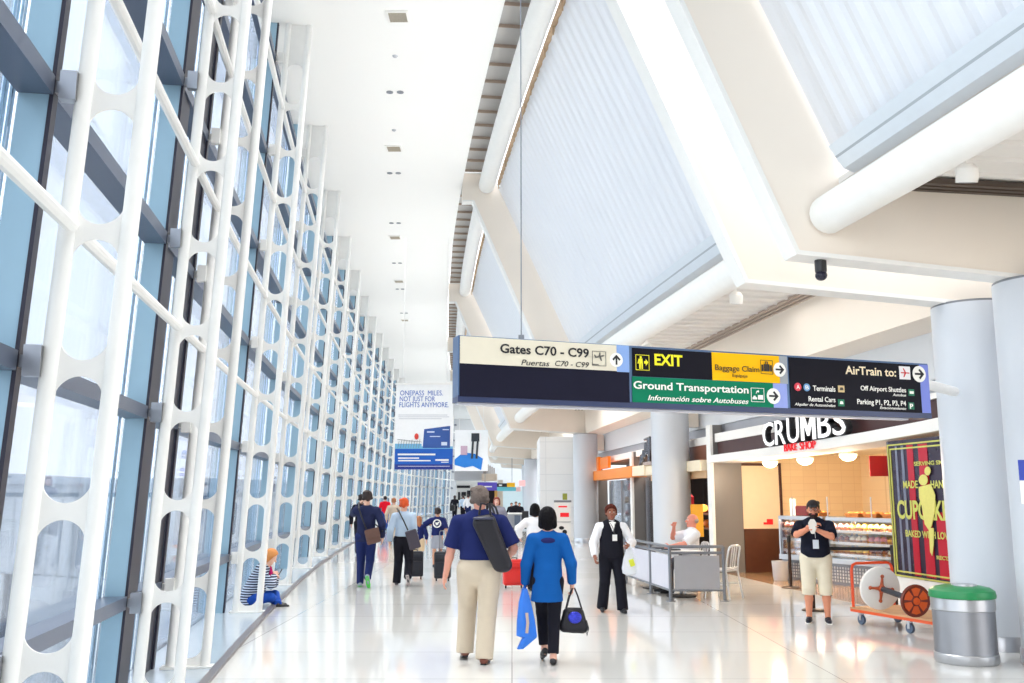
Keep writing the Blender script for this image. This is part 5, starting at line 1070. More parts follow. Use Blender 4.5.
    # ---- shoes
    if shoe:
        for s, (hp, k, a, heel), ft in zip((-1, 1), legs, (lfoot, rfoot)):
            pt = min(1.1, heel / .12) if heel else 0; f = V3(s * .12, math.cos(pt), -math.sin(pt)); f /= np.linalg.norm(f)
            upv = V3(0, math.sin(pt), math.cos(pt)); hl = a - upv * .021 * h - f * .02 * h; lo = hl - upv * .022 * h
            o = org('shoe', [C(hl, hl + f * .07 * h, r(.0225), r(.0215), 1, .02, [(tuple(lo + upv * .004), tuple(-upv))]), C(hl + f * .05 * h - upv * .004 * h, hl + f * .115 * h - upv * .006 * h, r(.021), r(.0165), 1, .02, [(tuple(lo + upv * .004), tuple(-upv))])] + ([C(hl, a + upv * .002, r(.0225), r(.024), 1, .012)] if shoe[1] else []), shoe[0], t, res)
            if sole:
                m = MB(); x_ = np.cross(f, upv); pts = [lo + f * fy * h + x_ * fx * h for fx, fy in ((-.016, -.018), (.016, -.018), (.019, .04), (.023, .09), (.014, .128), (-.014, .128), (-.023, .09), (-.019, .04))]
                m.prism([tuple(p) for p in pts], tuple(upv * .012)); so = m.build('sole', sole, None, smooth=False); so.parent = o
    # ---- hair
    if hair:
        kind, hm = hair[0], hair[1]; q = V3(.047, .056, .052) * hs; F_ = RH[:, 1]; HRP = []
        if kind in ('short', 'bob', 'long', 'curly'):
            cut = [(tuple(HD(0, .030, .030)), tuple(F_ * .80 - np.array([0, 0, .60])))]
            if kind == 'short': HRP = [EL(HD(.046 * math.sin(i * 2.4) * .8, -.012 + .04 * math.cos(i * 2.4) * .8, .022 + .034 * math.cos(i * 1.7)), V3(.019, .019, .016) * hs, RH, .012, cut) for i in range(9)] + [EL(HD(0, -.006, .021), q * 1.05, RH, .01, cut), C(HD(0, -.036, .0), HD(0, -.034, -.022), .022 * hs, .014 * hs, 1, .02, None), EL(HD(0, .01, .045), V3(.036, .034, .022) * hs, RH, .02)]
            if kind == 'curly': HRP = [EL(HD(0, -.004, .022), q * 1.12, RH, .01, cut), EL(HD(0, -.024, -.004), V3(.050, .036, .040) * hs, RH, .02)] + [EL(HD(.040 * math.cos(a), -.012 + .034 * math.sin(a), .014 + .016 * math.cos(3 * a)), V3(.017, .017, .024) * hs, RH, .01, cut) for a in [i * PI / 5 for i in range(10)]]
            if kind == 'bob': HRP = [EL(HD(0, -.006, .018), q * 1.13, RH, .01, cut), C(HD(-.026, -.010, .0), HD(-.034, -.014, -.036), .030 * hs, .024 * hs, 1, .02), C(HD(.026, -.010, .0), HD(.034, -.014, -.036), .030 * hs, .024 * hs, 1, .02), C(HD(0, -.03, .0), HD(0, -.032, -.046), .036 * hs, .026 * hs, 1, .03)]
            if kind == 'long': HRP = [EL(HD(0, -.006, .018), q * 1.08, RH, .01, cut), C(HD(-.022, -.02, .0), HD(-.022, -.04, -.12), .027 * hs, .016 * hs, 1, .03), C(HD(.022, -.02, .0), HD(.022, -.04, -.12), .027 * hs, .016 * hs, 1, .03), C(HD(0, -.036, .0), HD(0, -.05, -.14), .028 * hs, .018 * hs, 1, .03)]
        if kind == 'bald': HRP = [C(HD(-.036, -.020, .0), HD(.036, -.020, .0), .016 * hs, None, 1, .01, cut if False else None), EL(HD(0, -.03, .004), V3(.042, .032, .03) * hs, RH, .01)]
        org('hair', HRP, hm, t, res * .9)
    # ---- eyes and mouth, as parts
    if hair is None or len(hair) > 2:
        for s in (-1, 1):
            m = MB(); m.ball(HD(s * .017, .0455, .006), .0055 * hs, 10, 7); e_ = m.build('eye', WHITE, None); e_.parent = t
            m = MB(); m.ball(HD(s * .017, .0485, .006), .0036 * hs, 8, 6); e2 = m.build('iris', BLACK, None); e2.parent = e_
            m = MB(); m.tube([tuple(HD(s * .009, .052, .019)), tuple(HD(s * .018, .052, .022)), tuple(HD(s * .027, .046, .018))], .0026 * hs, 6); e3 = m.build('eyebrow', hair[1] if hair else BLACK, None); e3.parent = t
        m = MB(); m.tube([tuple(HD(-.013, .049, -.031)), tuple(HD(0, .0535, -.0305)), tuple(HD(.013, .049, -.031))], .0036 * hs, 6); e3 = m.build('mouth', mat('lips', (168, 80, 76), .5), None); e3.parent = t
    t.location = loc; t.rotation_euler = (0, 0, yaw)
    return t, dict(T=T, HD=HD, arms=arms, legs=legs, h=h, pel=pel, M=Matrix.Translation(Vector(loc)) @ Matrix.Rotation(yaw, 4, 'Z'), RH=RH, sw=sw)
def PT(name, mb, m, t, sm=True, bev=0):
    """part given in the thing's own coordinates"""
    o = mb.build(name, m, None, smooth=sm, bevel=bev); o.parent = t; return o
def fabric(name, c, rough=.85, var=.06): return mat(name, c, rough, var=var, scale=9, bump=.25, bscale=14, spec=.2)
FN = fabric('navy cotton', (28, 38, 92)); FK = fabric('khaki cotton', (206, 192, 172)); FBL = fabric('teal blue knit', (10, 84, 158)); FBK = fabric('black cloth', (24, 24, 34)); FSU = fabric('navy suit wool', (34, 40, 74)); FSP = fabric('navy trousers', (30, 42, 92))
FWH = fabric('white cloth', (240, 240, 244)); FLB = fabric('pale blue shirt', (186, 206, 228)); LEA = mat('black leather', (34, 33, 40), .42, bump=.2, bscale=40, spec=.3); BRN = mat('brown leather', (96, 66, 56), .45, bump=.2, bscale=40)
def floor_at(px, py): return at_h(px, py, 0)
# 1. man in navy polo and khaki trousers with a bag over the shoulder, walking away
p0 = Vector((-.34, 10.05, 0))
t, k = person('man in navy polo and khaki trousers walking away, black tote on his back', p0, 0, 1.80, 1.16, 1.25, .010, (222, 160, 140), lfoot=(-.15, .14, 0), rfoot=(.06, -.16, 0), lheel=.02, rheel=.0,
    lhand=(-.36, .06, .84), rhand=(.30, .20, 1.03), lel=(-.5, -1, 0), rel=(.6, -1, -.3), drop=.015, clothes=[dict(kind='trousers', name='trousers', mat=FK, g=.030, hemr=.045), dict(kind='shirt', name='polo_shirt', mat=FN, sleeve=.5, hem=.06, g=.034)],
    hair=('short', mat('greying brown hair', (122, 110, 104), .9, var=.3, scale=60, bump=.8, bscale=60, spec=.1)), shoe=(mat('brown shoe leather', (120, 62, 46), .4), True), head=(0, .0), sole=BLACK)
m = MB(); 0 and m.tube([tuple(k['T'](x * k['h'], .062 * k['h'], y * k['h'])) for x, y in [(.112 * math.cos(a), .078 * math.sin(a)) for a in [i * PI / 10 for i in range(20)]]], .014, 8, closed=True)
# tote on his back
bg_ = thing('tote_bag', 'black leather tote slung over the shoulder of the man in the navy polo', 'bag')
a = Vector((.06, -.22, 1.42)); b = Vector((.24, -.20, .98))
o = org('bag_body', [C(a + Vector((-.05, 0, -.02)), b + Vector((-.03, 0, 0)), .075, .07, .8, .05), C(a + Vector((.045, 0, 0)), b + Vector((.035, .0, .0)), .07, .07, .8, .05)], LEA, bg_, .012)
m = MB(); m.tube([(.0, -.22, 1.48), (.02, -.20, 1.60), (.10, -.14, 1.585), (.13, -.03, 1.56), (.15, .08, 1.50), (.2, .10, 1.3)], .012, 8); PT('handle', m, LEA, bg_)
m = MB(); m.tube([(.12, -.24, 1.46), (.11, -.22, 1.60), (.14, -.13, 1.585), (.17, -.03, 1.555), (.19, .08, 1.48), (.22, .10, 1.3)], .012, 8); PT('handle', m, LEA, bg_)
m = MB(); m.loft([[Vector((x, y, z)) for x, y in ((-.06, -.30), (.15, -.30), (.15, -.16), (-.06, -.16))] for z in (1.435, 1.46)]); PT('top_flap', m, mat('shiny dark lining', (40, 44, 70), .3), bg_, bev=.01)
bg_.location = p0
# 2. woman in teal tunic
p0 = Vector((.37, 9.95, 0))
t, k = person('woman in a teal-blue tunic and black leggings walking away, carrying two bags', p0, 0, 1.575, .92, .98, .010, (222, 170, 150), lfoot=(-.035, .13, 0), rfoot=(.045, -.10, 0), lheel=.05, rheel=.0,
    lhand=(-.235, .05, .765), rhand=(.25, .04, .775), drop=.01, clothes=[dict(kind='trousers', name='leggings', mat=FBK, g=.004, hemr=.034, len=.95), dict(kind='dress', name='tunic', mat=FBL, sleeve=.97, hem=-.125, g=.026, flare=1.22, sy=.95)],
    hair=('bob', mat('black hair', (14, 12, 16), .7, bump=.7, bscale=50, spec=.15)), shoe=(mat('black flats', (20, 20, 26), .4), False), curl=1.2)
org('collar', [EL(k['T'](0, .262 * 1.575, -.075), V3(.078, .034, .034), None, .01)], fabric('dark navy collar', (34, 38, 92)), t, .010)
bg_ = thing('handbag', 'black handbag with blue glitter patch hanging from the right hand of the woman in teal', 'bag')
hx = .262
o = org('bag_body', [C((hx - .06, .04, .49), (hx - .09, .04, .36), .05, .055, .9, .04), C((hx + .06, .04, .49), (hx + .09, .04, .35), .05, .055, .9, .04), C((hx, .04, .47), (hx, .04, .36), .07, .065, .9, .04), C((hx - .09, .04, .355), (hx + .09, .04, .345), .055, None, .9, .03)], LEA, bg_, .010)
for yy in (.0, .08):
    m = MB(); m.tube([(hx - .075, yy, .53), (hx - .04, yy, .66), (hx - .01, yy * .5 + .02, .735), (hx + .015, yy * .5 + .02, .735), (hx + .045, yy, .66), (hx + .085, yy, .53)], .008, 8); PT('handle', m, LEA, bg_)
m = MB(); m.ball((hx + .01, -.022, .45), (.07, .02, .06), 16, 10); PT('glitter_patch', m, mat('blue glitter', (50, 60, 190), .3, .4, var=.8, scale=60), bg_)
m = MB(); m.tube([(hx + .13, .0, .42), (hx + .15, -.01, .34), (hx + .13, -.02, .27), (hx + .12, -.01, .33)], .006, 6); PT('strap_end', m, LEA, bg_)
bg_.location = p0
bg_ = thing('shopping_bag', 'bright blue plastic shopping bag hanging from the left hand of the woman in teal', 'bag'); hx = -.235
m = MB(); m.loft([[Vector((x, y, z)) for x, y in ((x0, -.02), (x0 + .3 * (x1 - x0), -.045), (x1, -.02), (x1, .05), (x0, .06))] for x0, x1, z in ((hx - .03, hx + .02, .74), (hx - .065, hx + .06, .60), (hx - .085, hx + .10, .42), (hx - .09, hx + .12, .27), (hx - .03, hx + .115, .25), (hx - .085, hx - .02, .14))]); PT('bag_body', m, mat('blue plastic', (40, 120, 226), .3, bump=.4, bscale=12), bg_, bev=.004)
m = MB(); m.loft([[Vector((x, -.052, z)), Vector((x + .03, -.054, z)), Vector((x + .03, -.048, z)), Vector((x, -.048, z))] for x, z in ((hx, .50), (hx + .01, .40), (hx, .30))]); PT('print', m, mat('bag print', (190, 170, 160), .5), bg_)
m = MB(); m.tube([(hx - .02, -.01, .72), (hx - .005, .02, .77), (hx + .01, .02, .73)], .008, 6); PT('handle', m, mat('blue plastic', (40, 120, 226)), bg_)
bg_.location = p0
# 3. woman in white beyond her, pulling the red suitcase
def suitcase(name, label, loc, w, h, m_, rz=0, top=.95, d=.24):
    t = thing(name, label, 'suitcase'); m = MB(); m.box((0, 0, .055 + h / 2), (w, d, h)); PT('case_body', m, m_, t, sm=False, bev=.03)
    m = MB(); m.box((0, -d / 2 - .012, .055 + h * .36), (w * .82, .03, h * .5)); PT('front_pocket', m, m_, t, sm=False, bev=.012)
    m = MB(); m.box((0, -d / 2 - .012, .055 + h * .82), (w * .82, .03, h * .18)); PT('front_pocket', m, m_, t, sm=False, bev=.012)
    for x in (-.38, .38):
        m = MB(); m.lathe((x * w - .012, 0, .03), [(.0, 0), (.03, 0), (.03, .024), (0, .024)], 14, Matrix.Rotation(PI / 2, 4, 'Y')); PT('wheel', m, BLACK, t)
    m = MB(); m.tube([(-.07, .02, h + .05), (-.07, .02, top - .02), (-.05, .02, top), (.05, .02, top), (.07, .02, top - .02), (.07, .02, h + .05)], .009, 8); PT('telescopic_handle', m, STEELD, t)
    m = MB(); m.tube([(-.06, -.02, h + .05), (-.05, -.02, h + .085), (.05, -.02, h + .085), (.06, -.02, h + .05)], .01, 8); PT('grip', m, BLACK, t)
    t.location = loc; t.rotation_euler = (0, 0, rz); return t
q = floor_at(513.5, 588); suitcase('suitcase', 'bright red wheeled suitcase between the man in navy polo and the woman in teal', q, .38, .46, mat('red suitcase', (222, 44, 40), .45), .12, 1.0)
pw_ = Vector((.41, 17.1, 0))
person('woman in a white shirt, mostly hidden behind the woman in teal', pw_, .05, 1.54, .95, 1, .016, (220, 170, 150), lfoot=(-.07, .1, 0), rfoot=(.07, -.12, 0), rheel=.03, lhand=(-.27, -.02, .95), lel=(-.6, -1, 0), clothes=[dict(kind='trousers', name='trousers', mat=FBK, g=.015), dict(kind='shirt', name='white_shirt', mat=FWH, sleeve=.98, hem=-.04, g=.035)],
       hair=('bob', mat('black hair', (24, 20, 24))), shoe=(BLACK, True))
# 4. man in the navy suit with a messenger bag
p0 = Vector((-2.74, 18.0, 0))
t, k = person('man in a navy suit walking away with a brown messenger bag and green-soled shoes', p0, .06, 1.80, 1.0, 1.0, .012, (228, 180, 156), lfoot=(-.10, .12, 0), rfoot=(.07, -.22, 0), lheel=.0, rheel=.12, lhand=(-.12, .20, 1.54), lel=(-.7, .0, -1), rhand=(.30, .04, .90), drop=.02,
    clothes=[dict(kind='trousers', name='suit_trousers', mat=FSP, g=.012, hemr=.034), dict(kind='jacket', name='suit_jacket', mat=FSU, sleeve=.98, hem=-.05, g=.030, flare=1.03)], hair=('short', mat('dark brown hair', (44, 30, 30), .7, bump=.5, bscale=60)),
    shoe=(mat('grey running shoe', (150, 160, 172), .6), True), sole=mat('lime green sole', (90, 200, 90), .5), head=(.35, 0))
bg_ = thing('messenger_bag', 'brown messenger bag on the hip of the man in the navy suit', 'bag')
m = MB(); m.box((.14, -.17, .93), (.26, .09, .27), Matrix.Rotation(-.25, 3, 'Y')); PT('bag_body', m, BRN, bg_, sm=False, bev=.025)
m = MB(); m.box((.14, -.222, .99), (.26, .014, .17), Matrix.Rotation(-.25, 3, 'Y')); PT('flap', m, BRN, bg_, sm=False, bev=.005)
m = MB(); m.tube([(.02, -.17, 1.06), (-.06, -.17, 1.25), (-.13, -.15, 1.44), (-.15, -.02, 1.55), (-.10, .12, 1.44), (.14, .17, 1.15), (.30, -.02, 1.05), (.32, -.17, 1.02)], .014, 8); PT('shoulder_strap', m, BLACK, bg_)
bg_.location = p0; bg_.rotation_euler = (0, 0, .06)
# 5. red-haired person
p0 = Vector((-2.07, 18.3, 0))
t, k = person('red-haired person in a pale blue shirt and dark trousers walking away', p0, 0, 1.66, .95, 1.0, .012, (232, 180, 156), lfoot=(-.12, .05, 0), rfoot=(.12, -.22, 0), rheel=.12, lhand=(-.26, -.02, .80), rhand=(.15, .20, .92), rel=(.3, -1, 0), drop=.02,
    clothes=[dict(kind='trousers', name='trousers', mat=FBK, g=.020, hemr=.042), dict(kind='shirt', name='pale_blue_shirt', mat=FLB, sleeve=.95, hem=.045, g=.030)], hair=('short', mat('bright ginger hair', (216, 84, 30), .7, bump=.5, bscale=60)), shoe=(mat('dark sneaker', (50, 50, 60), .6), True), sole=mat('pale sole', (180, 170, 168), .6))
bg_ = thing('shoulder_bag', 'dark shoulder bag hanging from the red-haired person', 'bag')
m = MB(); m.box((.20, -.17, .86), (.22, .09, .36), Matrix.Rotation(-.3, 3, 'Y')); PT('bag_body', m, mat('dark plum leather', (58, 50, 62), .4), bg_, sm=False, bev=.025)
m = MB(); m.tube([(.10, -.17, 1.03), (.02, -.17, 1.2), (-.08, -.14, 1.38), (-.13, -.02, 1.43), (-.05, .12, 1.32), (.18, .14, 1.1), (.28, -.05, 1.02)], .013, 8); PT('shoulder_strap', m, BLACK, bg_)
bg_.location = p0
suitcase('suitcase', 'black wheeled suitcase right beside the red-haired person', floor_at(414, 579), .36, .50, mat('black nylon', (26, 28, 40), .5), .15, .9)
# 6. children
p0 = floor_at(426, 568); p0.x -= .19
t, k = person('long-haired girl in a navy top, pink hem and tan shorts walking away', p0, .1, 1.20, 1.0, 1.05, .014, (226, 176, 150), lfoot=(-.06, .12, 0), rfoot=(.06, -.08, 0), headscale=1.18, clothes=[dict(kind='trousers', name='shorts', mat=fabric('tan shorts', (206, 184, 152)), g=.024, len=.40), dict(kind='shirt', name='pink_shirt', mat=fabric('pink shirt', (232, 60, 130)), sleeve=0, hem=-.03, g=.018), dict(kind='shirt', name='navy_top', mat=FN, sleeve=.8, hem=.01, g=.024)],
    hair=('long', mat('light brown hair', (168, 110, 74), .7, bump=.5, bscale=60)), shoe=(mat('dark sneaker', (50, 50, 60)), True), head=(.3, 0))
p0 = floor_at(437, 568)
t, k = person('child in a navy T-shirt with a white round print and grey shorts, pulling a suitcase', p0, 0, 1.40, .98, 1.0, .014, (206, 156, 130), lfoot=(-.08, .1, 0), rfoot=(.08, -.1, 0), headscale=1.12, rhand=(.26, -.12, .62), lhand=(-.22, .22, 1.0), clothes=[dict(kind='skirt', name='grey_skirt_shorts', mat=fabric('grey shorts', (150, 154, 166)), g=.03, hem=-.20), dict(kind='shirt', name='navy_tshirt', mat=FN, sleeve=.5, hem=.02, g=.026)],
    hair=('short', mat('dark brown hair', (44, 30, 30))), shoe=(mat('dark sneaker', (50, 50, 60)), True))
yb = -.155
m = MB(); m.tube([(.085 * math.cos(a), yb - .0, 1.03 + .085 * math.sin(a)) for a in [i * PI / 10 for i in range(20)]], .014, 8, closed=True); m.tube([(-.04, yb, 1.05), (.0, yb, 1.03), (.045, yb, 1.06)], .018, 8); m.tube([(-.03, yb, 1.0), (.03, yb, 1.01)], .014, 8); PT('round_print', m, WHITE, t)
suitcase('suitcase', 'black wheeled suitcase standing behind the child in the navy T-shirt', floor_at(442.5, 581), .32, .52, mat('black nylon', (26, 28, 40)), -.05, .98)
# 7. smaller walkers far off
def simple(label, px, py, yaw, H, top, legs_, hair, res=.022, sk=(220, 170, 150), shoe=BLACK, **kw):
    q = floor_at(px, py); return person(label, q, yaw, H, 1, 1, res, sk, lfoot=(-.08, .12, 0), rfoot=(.08, -.12, 0), rheel=.04, clothes=[dict(kind='trousers', name='trousers', mat=legs_, g=.018), dict(kind='jacket', name='top', mat=top, sleeve=.97, hem=-.02, g=.03)], hair=hair, shoe=(shoe, True), **kw)
HB = mat('dark brown hair', (44, 30, 30)); HL = mat('light brown hair', (168, 110, 74))
simple('person in a black suit half hidden behind the man in the navy suit', 360, 555, .1, 1.72, FBK, FBK, ('short', HB), .018)
simple('person in a beige coat, mostly hidden behind the red-haired person', 393, 543, 0, 1.6, fabric('beige coat', (200, 182, 164)), fabric('beige trousers', (196, 180, 164)), ('short', HL))
simple('person in a bright red top and blue jeans far along the trusses', 384.5, 531, .1, 1.66, fabric('red top', (226, 20, 44)), fabric('blue jeans', (40, 70, 140)), ('short', HB))
simple('distant person in black with a dark shoulder bag near the end of the trusses', 454.5, 520, .1, 1.7, FBK, FBK, ('long', HB))
bq = floor_at(452.5, 520.5); m = MB(); m.box(bq + Vector((.0, -.3, .85)), (.36, .2, .42)); tag(m.build('shoulder_bag', BLACKP, smooth=False, bevel=.06), 'bulky dark bag carried by the distant person in black', 'bag')
simple('distant person in a pale shirt before the far kiosk, left of a second one', 463, 520, .2, 1.7, FLB, FBK, ('short', HB)); simple('distant person in a white shirt before the far kiosk, beside the grey-haired man', 468, 521, -.2, 1.75, FWH, FSP, ('short', HB))
q = floor_at(498, 552); person('woman with auburn hair facing the camera, behind the shoulder of the man in navy polo', Vector((-.43, 27, 0)), PI, 1.64, 1, 1, .016, (232, 186, 168), clothes=[dict(kind='trousers', name='trousers', mat=FBK, g=.018), dict(kind='jacket', name='grey_top', mat=fabric('grey top', (150, 152, 170)), sleeve=.97, hem=-.02, g=.03)], hair=('bob', mat('auburn hair', (140, 62, 48), .7), 1), shoe=(BLACK, True))
for px, l, yy in ((511.5, 'left', 50.9), (516, 'middle', 51.2), (519.5, 'right', 50.9)):
    q = at_y(px, 510, yy); person('distant person in black behind the far service counter, %s of three' % l, Vector((q.x, yy + .4, 0)), PI, 1.30 if l != 'middle' else 1.36, 1.1, 1, .024, (200, 150, 130), clothes=[dict(kind='trousers', name='trousers', mat=FBK, g=.018), dict(kind='jacket', name='black_jacket', mat=FBK, sleeve=.97, hem=-.02, g=.03)], hair=('short', HB, 1), shoe=(BLACK, True))
# 8. woman in a vest walking towards the camera
p0 = Vector((1.47, 14.2, 0))
t, k = person('woman in a black vest and white blouse walking towards the camera with a plastic bag', p0, PI + .05, 1.56, 1.06, 1.12, .010, (150, 96, 76), lfoot=(-.13, .12, 0), rfoot=(.14, -.06, 0), rheel=.01, rhand=(.27, .16, .80), lhand=(-.21, .22, .96), lel=(-.7, -1, -.2), rel=(.7, -1, 0), head=(0, 0), drop=.01, curl=1.0,
    clothes=[dict(kind='trousers', name='trousers', mat=FBK, g=.020, hemr=.048), dict(kind='shirt', name='white_blouse', mat=FWH, sleeve=.97, hem=.03, g=.030), dict(kind='vest', name='black_vest', mat=FBK, hem=-.01, g=.042)], hair=('curly', mat('dark auburn hair', (84, 38, 30), .8, bump=.6, bscale=60, spec=.15), 1), shoe=(BLACK, True))
yv = .155
m = MB(); m.prism([(-.05, yv - .03, 1.29), (.0, yv - .0, 1.16), (.05, yv - .03, 1.29), (.0, yv - .035, 1.31)], (0, .012, 0)); PT('shirt_front', m, WHITE, t, sm=False)
m = MB(); m.tube([(-.04, yv - .03, 1.31), (-.03, yv + .0, 1.22), (-.02, yv + .005, 1.11)], .005, 6); m.tube([(.05, yv - .03, 1.31), (.0, yv + .0, 1.22), (-.02, yv + .005, 1.11)], .005, 6); PT('lanyard', m, BLACKP, t)
m = MB(); m.box((-.025, yv + .012, 1.07), (.07, .008, .09)); PT('id_badge', m, WHITE, t, sm=False)
bg_ = thing('plastic_bag', 'white plastic carrier bag held by the woman in the black vest', 'bag')
m = MB(); m.loft([[Vector((-.22 + x * w, .22 + y * w * .5, z)) for x, y in ((-1, -1), (0, -1.2), (1, -1), (1.1, 0), (1, 1), (0, 1.2), (-1, 1), (-1.1, 0))] for w, z in ((.012, .98), (.04, .90), (.075, .78), (.10, .64), (.09, .57), (.04, .54))]); PT('bag_body', m, mat('white film', (226, 230, 238), .35, bump=.5, bscale=16), bg_)
m = MB(); m.tube([(-.22, .20, .97), (-.19, .16, 1.05), (-.21, .18, 1.10)], .01, 6); PT('handle', m, mat('white film', (226, 230, 238)), bg_)
m = MB(); m.box((-.25, .285, .72), (.07, .03, .1), Matrix.Rotation(.3, 3, 'Y')); PT('yellow_content', m, mat('lime wrapper', (220, 226, 60), .5), bg_, sm=False, bev=.01)
bg_.location = p0; bg_.rotation_euler = (0, 0, PI + .05)
# 9. man in the cap in front of the bake shop
p0 = Vector((4.10, 13.0, 0))
t, k = person('bearded man in a black cap, black T-shirt and cream cargo shorts facing the camera', p0, PI - .30, 1.62, 1.14, 1.28, .010, (222, 150, 120), lfoot=(-.12, .0, 0), rfoot=(.12, .0, 0), lhand=(-.01, .29, 1.24), rhand=(.03, .28, 1.27), lel=(-1, -.1, -.6), rel=(1, -.1, -.6), head=(0, -.08), curl=1.0,
    clothes=[dict(kind='trousers', name='cargo_shorts', mat=fabric('cream cargo cotton', (226, 216, 194)), g=.026, len=.60, hemr=.052), dict(kind='shirt', name='tshirt', mat=fabric('black T-shirt', (22, 26, 42)), sleeve=.46, hem=.02, g=.028)], hair=('short', mat('near black hair', (34, 26, 28), .7), 1), shoe=(mat('black sneaker', (26, 30, 46), .6), True), sole=WHITE)
HD = k['HD']; hs = 1.62
org('beard', [EL(HD(0, .018, -.034), V3(.037, .036, .032) * hs, k['RH'], .01, [(tuple(HD(0, .0, -.022)), (0, 0, 1))]), EL(HD(0, .040, -.050), V3(.017, .015, .014) * hs, k['RH'], .01)], mat('dark beard', (48, 30, 28), .9, bump=.5, bscale=80), t, .007)
org('cap', [EL(HD(0, -.002, .024), V3(.050, .058, .046) * hs, k['RH'], .01, [(tuple(HD(0, 0, .022)), (0, 0, -1))]), EL(HD(0, .055, .026), V3(.036, .034, .006) * hs, k['RH'], .01)], mat('black cap', (22, 22, 28), .7), t, .007)
for s in (-1, 1):
    m = MB(); m.tube([tuple(HD(s * .018 + .012 * math.cos(a), .056, .004 + .010 * math.sin(a))) for a in [i * PI / 6 for i in range(12)]], .0018 * hs, 6, closed=True); PT('glasses_rim', m, BLACKP, t)
m = MB(); m.tube([(.0, .175, 1.36), (-.01, .22, 1.12)], .004, 6); m.box((-.01, .235, 1.04), (.075, .008, .115)); PT('id_badge', m, mat('badge pale', (206, 214, 222), .4), t, sm=False)
m = MB(); m.loft([[Vector((.02 + x, .335 + y, z)) for x, y in ((-w, -.012), (w, -.012), (w * .9, .014), (-w, .012))] for w, z in ((.02, 1.18), (.05, 1.25), (.055, 1.32), (.025, 1.37))]); tg = tag(m.build('paper_napkin', mat('white tissue', (232, 226, 218), .7, bump=.5, bscale=30), None, bevel=.004), 'crumpled white paper held in the hands of the bearded man in the cap', 'napkin'); tg.location = p0; tg.rotation_euler = (0, 0, PI - .30)
# 10. seated man in white inside the cafe rail
p0 = Vector((3.12, 17.0, 0)); yw = PI / 2 + .15
t, k = person('seated man in a white shirt inside the cafe rail, hand raised to his head', p0, yw, 1.74, 1.08, 1.25, .012, (230, 150, 128), pelvis=(0, -.02, .54), seated=True, lfoot=(-.14, .40, 0), rfoot=(.12, .42, 0), lhand=(-.10, .36, .80), rhand=(.10, .22, 1.13), rel=(.8, .6, -1), lel=(-1, -.2, -.4), lean_=-.12, head=(0, .05), curl=1.1,
    clothes=[dict(kind='trousers', name='trousers', mat=fabric('grey trousers', (96, 98, 108)), g=.016), dict(kind='shirt', name='white_shirt', mat=FWH, sleeve=.5, hem=.0, g=.032)], hair=('bald', mat('grey fringe hair', (176, 160, 150), .8), 1), shoe=(BLACK, True))
# 11. woman in stripes sitting cross-legged on the ledge
STR = mat('navy and white stripes', (30, 36, 66), .85); nt = STR.node_tree; b_ = nt.nodes['Principled BSDF']; wv = nt.nodes.new('ShaderNodeTexWave'); wv.bands_direction = 'Z'; wv.inputs['Scale'].default_value = 8.5; wv.inputs['Distortion'].default_value = .6; wv.inputs['Detail'].default_value = 0
cr2 = nt.nodes.new('ShaderNodeValToRGB'); cr2.color_ramp.interpolation = 'CONSTANT'; cr2.color_ramp.elements[0].color = (*lin((28, 34, 66)), 1); cr2.color_ramp.elements[1].position = .62; cr2.color_ramp.elements[1].color = (*lin((200, 214, 232)), 1)
tcx = nt.nodes.new('ShaderNodeTexCoord'); nt.links.new(tcx.outputs['Object'], wv.inputs['Vector']); nt.links.new(wv.outputs['Fac'], cr2.inputs[0]); nt.links.new(cr2.outputs[0], b_.inputs['Base Color'])
p0 = Vector((-3.96, 14.95, .005)); yw = -PI / 2 + .12
t, k = person('woman in a navy and white striped top sitting cross-legged against the trusses', p0, yw, 1.58, 1.08, 1.3, .010, (234, 186, 164), pelvis=(0, -.10, .10), seated=True, lfoot=(.14, .36, -.03), rfoot=(-.12, .30, -.03), lknee=(-1, .5, .3), rknee=(1, .5, .3), lhand=(-.02, .30, .42), rhand=(.05, .28, .46), lel=(-1, -.2, -.6), rel=(1, -.2, -.6), lean_=.46, head=(0, -.60), curl=1.1,
    clothes=[dict(kind='trousers', name='blue_jeans', mat=fabric('bright blue jeans', (30, 76, 170)), g=.012), dict(kind='shirt', name='striped_top', mat=STR, sleeve=.95, hem=-.075, g=.034, flare=1.32)], hair=('bob', mat('ginger blond hair', (214, 142, 78), .7, bump=.5, bscale=60)), shoe=(BLACK, True))
org('pink_scarf', [C((-.04, .20, .56), (.05, .25, .38), .035, .05, .8, .03)], fabric('magenta scarf', (196, 30, 110)), t, .01)
m = MB(); m.box((.01, .36, .49), (.075, .012, .14), Matrix.Rotation(-.5, 3, 'X')); tg = tag(m.build('phone', BLACKP, None, smooth=False, bevel=.004), 'dark phone in the hands of the seated woman in stripes', 'phone'); tg.location = p0; tg.rotation_euler = (0, 0, yw)
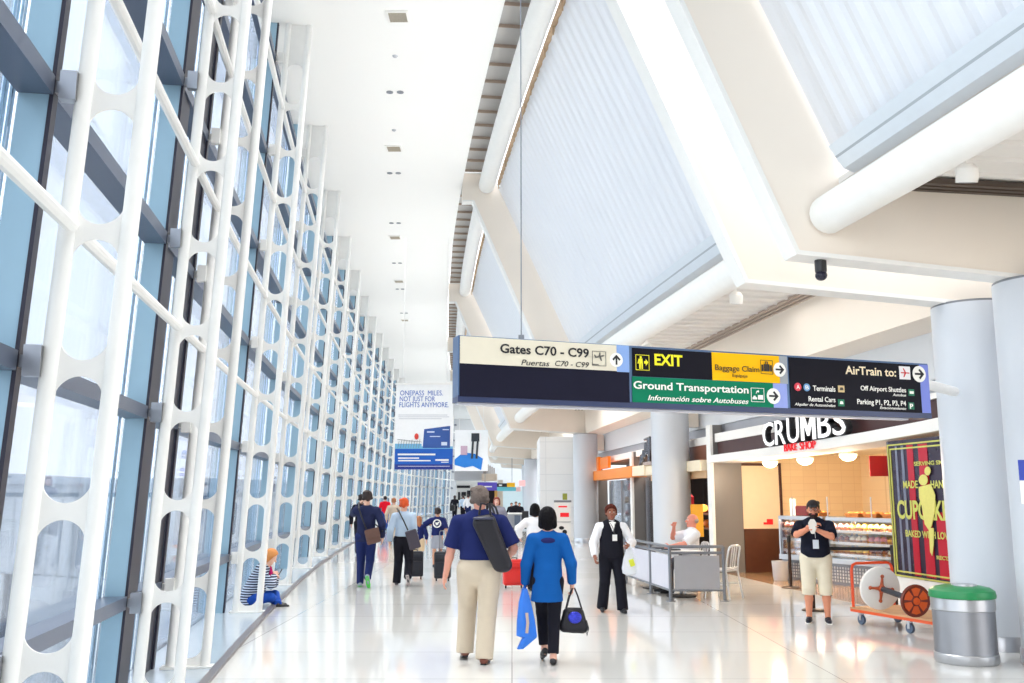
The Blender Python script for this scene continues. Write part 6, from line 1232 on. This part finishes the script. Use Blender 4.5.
# PEOPLE_END
# ================================================================== CAMERA, SKY, LIGHT
UPL = 38
cam = bpy.data.cameras.new('camera'); co = bpy.data.objects.new('camera', cam); COL.objects.link(co); SC.camera = co
cam.sensor_width = 36; cam.lens = F / 1024 * 36; cam.clip_end = 800; co.location = (0, 0, CH); co.rotation_euler = (PI / 2 + PITCH, 0, 0)
w = bpy.data.worlds.new('sky'); SC.world = w; w.use_nodes = True; nt = w.node_tree; bg = nt.nodes['Background']
tc = nt.nodes.new('ShaderNodeTexCoord'); sx = nt.nodes.new('ShaderNodeSeparateXYZ'); cr_ = nt.nodes.new('ShaderNodeValToRGB')
nt.links.new(tc.outputs['Generated'], sx.inputs[0]); nt.links.new(sx.outputs['Z'], cr_.inputs[0])
cr_.color_ramp.elements[0].position = 0.0; cr_.color_ramp.elements[0].color = (1, 1, 1, 1); cr_.color_ramp.elements[1].position = .75; cr_.color_ramp.elements[1].color = (.86, .93, 1, 1)
nt.links.new(cr_.outputs[0], bg.inputs['Color']); bg.inputs['Strength'].default_value = 2.0
def area(name, loc, size, energy, rot, color=(1, 1, 1)):
    li = bpy.data.lights.new(name, 'AREA'); li.shape = 'RECTANGLE'; li.size, li.size_y = size; li.energy = energy; li.color = color
    o = bpy.data.objects.new(name, li); COL.objects.link(o); o.location = loc; o.rotation_euler = rot; return o
# uplights on the light troughs wash the white ceiling
for a, b in [(q[0], q[1]) for q in bays[1:6]]:
    u = (a + b) / 2; q = P(u, 5.60, 5.15); d = P(u, 1.5, 9.2) - q; d.normalize(); T = TV(u)
    Z = -d; Y = Z.cross(T).normalized(); X = Y.cross(Z)
    o = area('trough_light', q, (b - a - 1, .12), UPL, (0, 0, 0), (1, .99, .97)); o.matrix_world = Matrix.Translation(q) @ Matrix((X, Y, Z)).transposed().to_4x4(); o.data.spread = math.radians(70)
for u in (4, 12, 21, 30, 40, 52, 66): area('ceiling_downlights', P(u, 1.5, 9.14), (1.6, 8), 150, (0, 0, -SL(u)), (1, .985, .96)).data.spread = math.radians(95)
for u in (4, 12, 20, 28, 38, 50): o = area('soffit_light', P(u, 7.3, 4.76), (1.2, 5), 22 if u < 25 else 50, (0, 0, 0), (1, .97, .93))
SC.view_settings.view_transform = 'Standard'; SC.view_settings.look = 'None'; SC.view_settings.exposure = .57; SC.view_settings.gamma = 1; SC.view_settings.use_curve_mapping = False
SC.cycles.max_bounces = 9; SC.cycles.diffuse_bounces = 5; SC.cycles.glossy_bounces = 4; SC.cycles.transparent_max_bounces = 24; SC.cycles.caustics_reflective = False; SC.cycles.caustics_refractive = False; SC.cycles.sample_clamp_indirect = 8
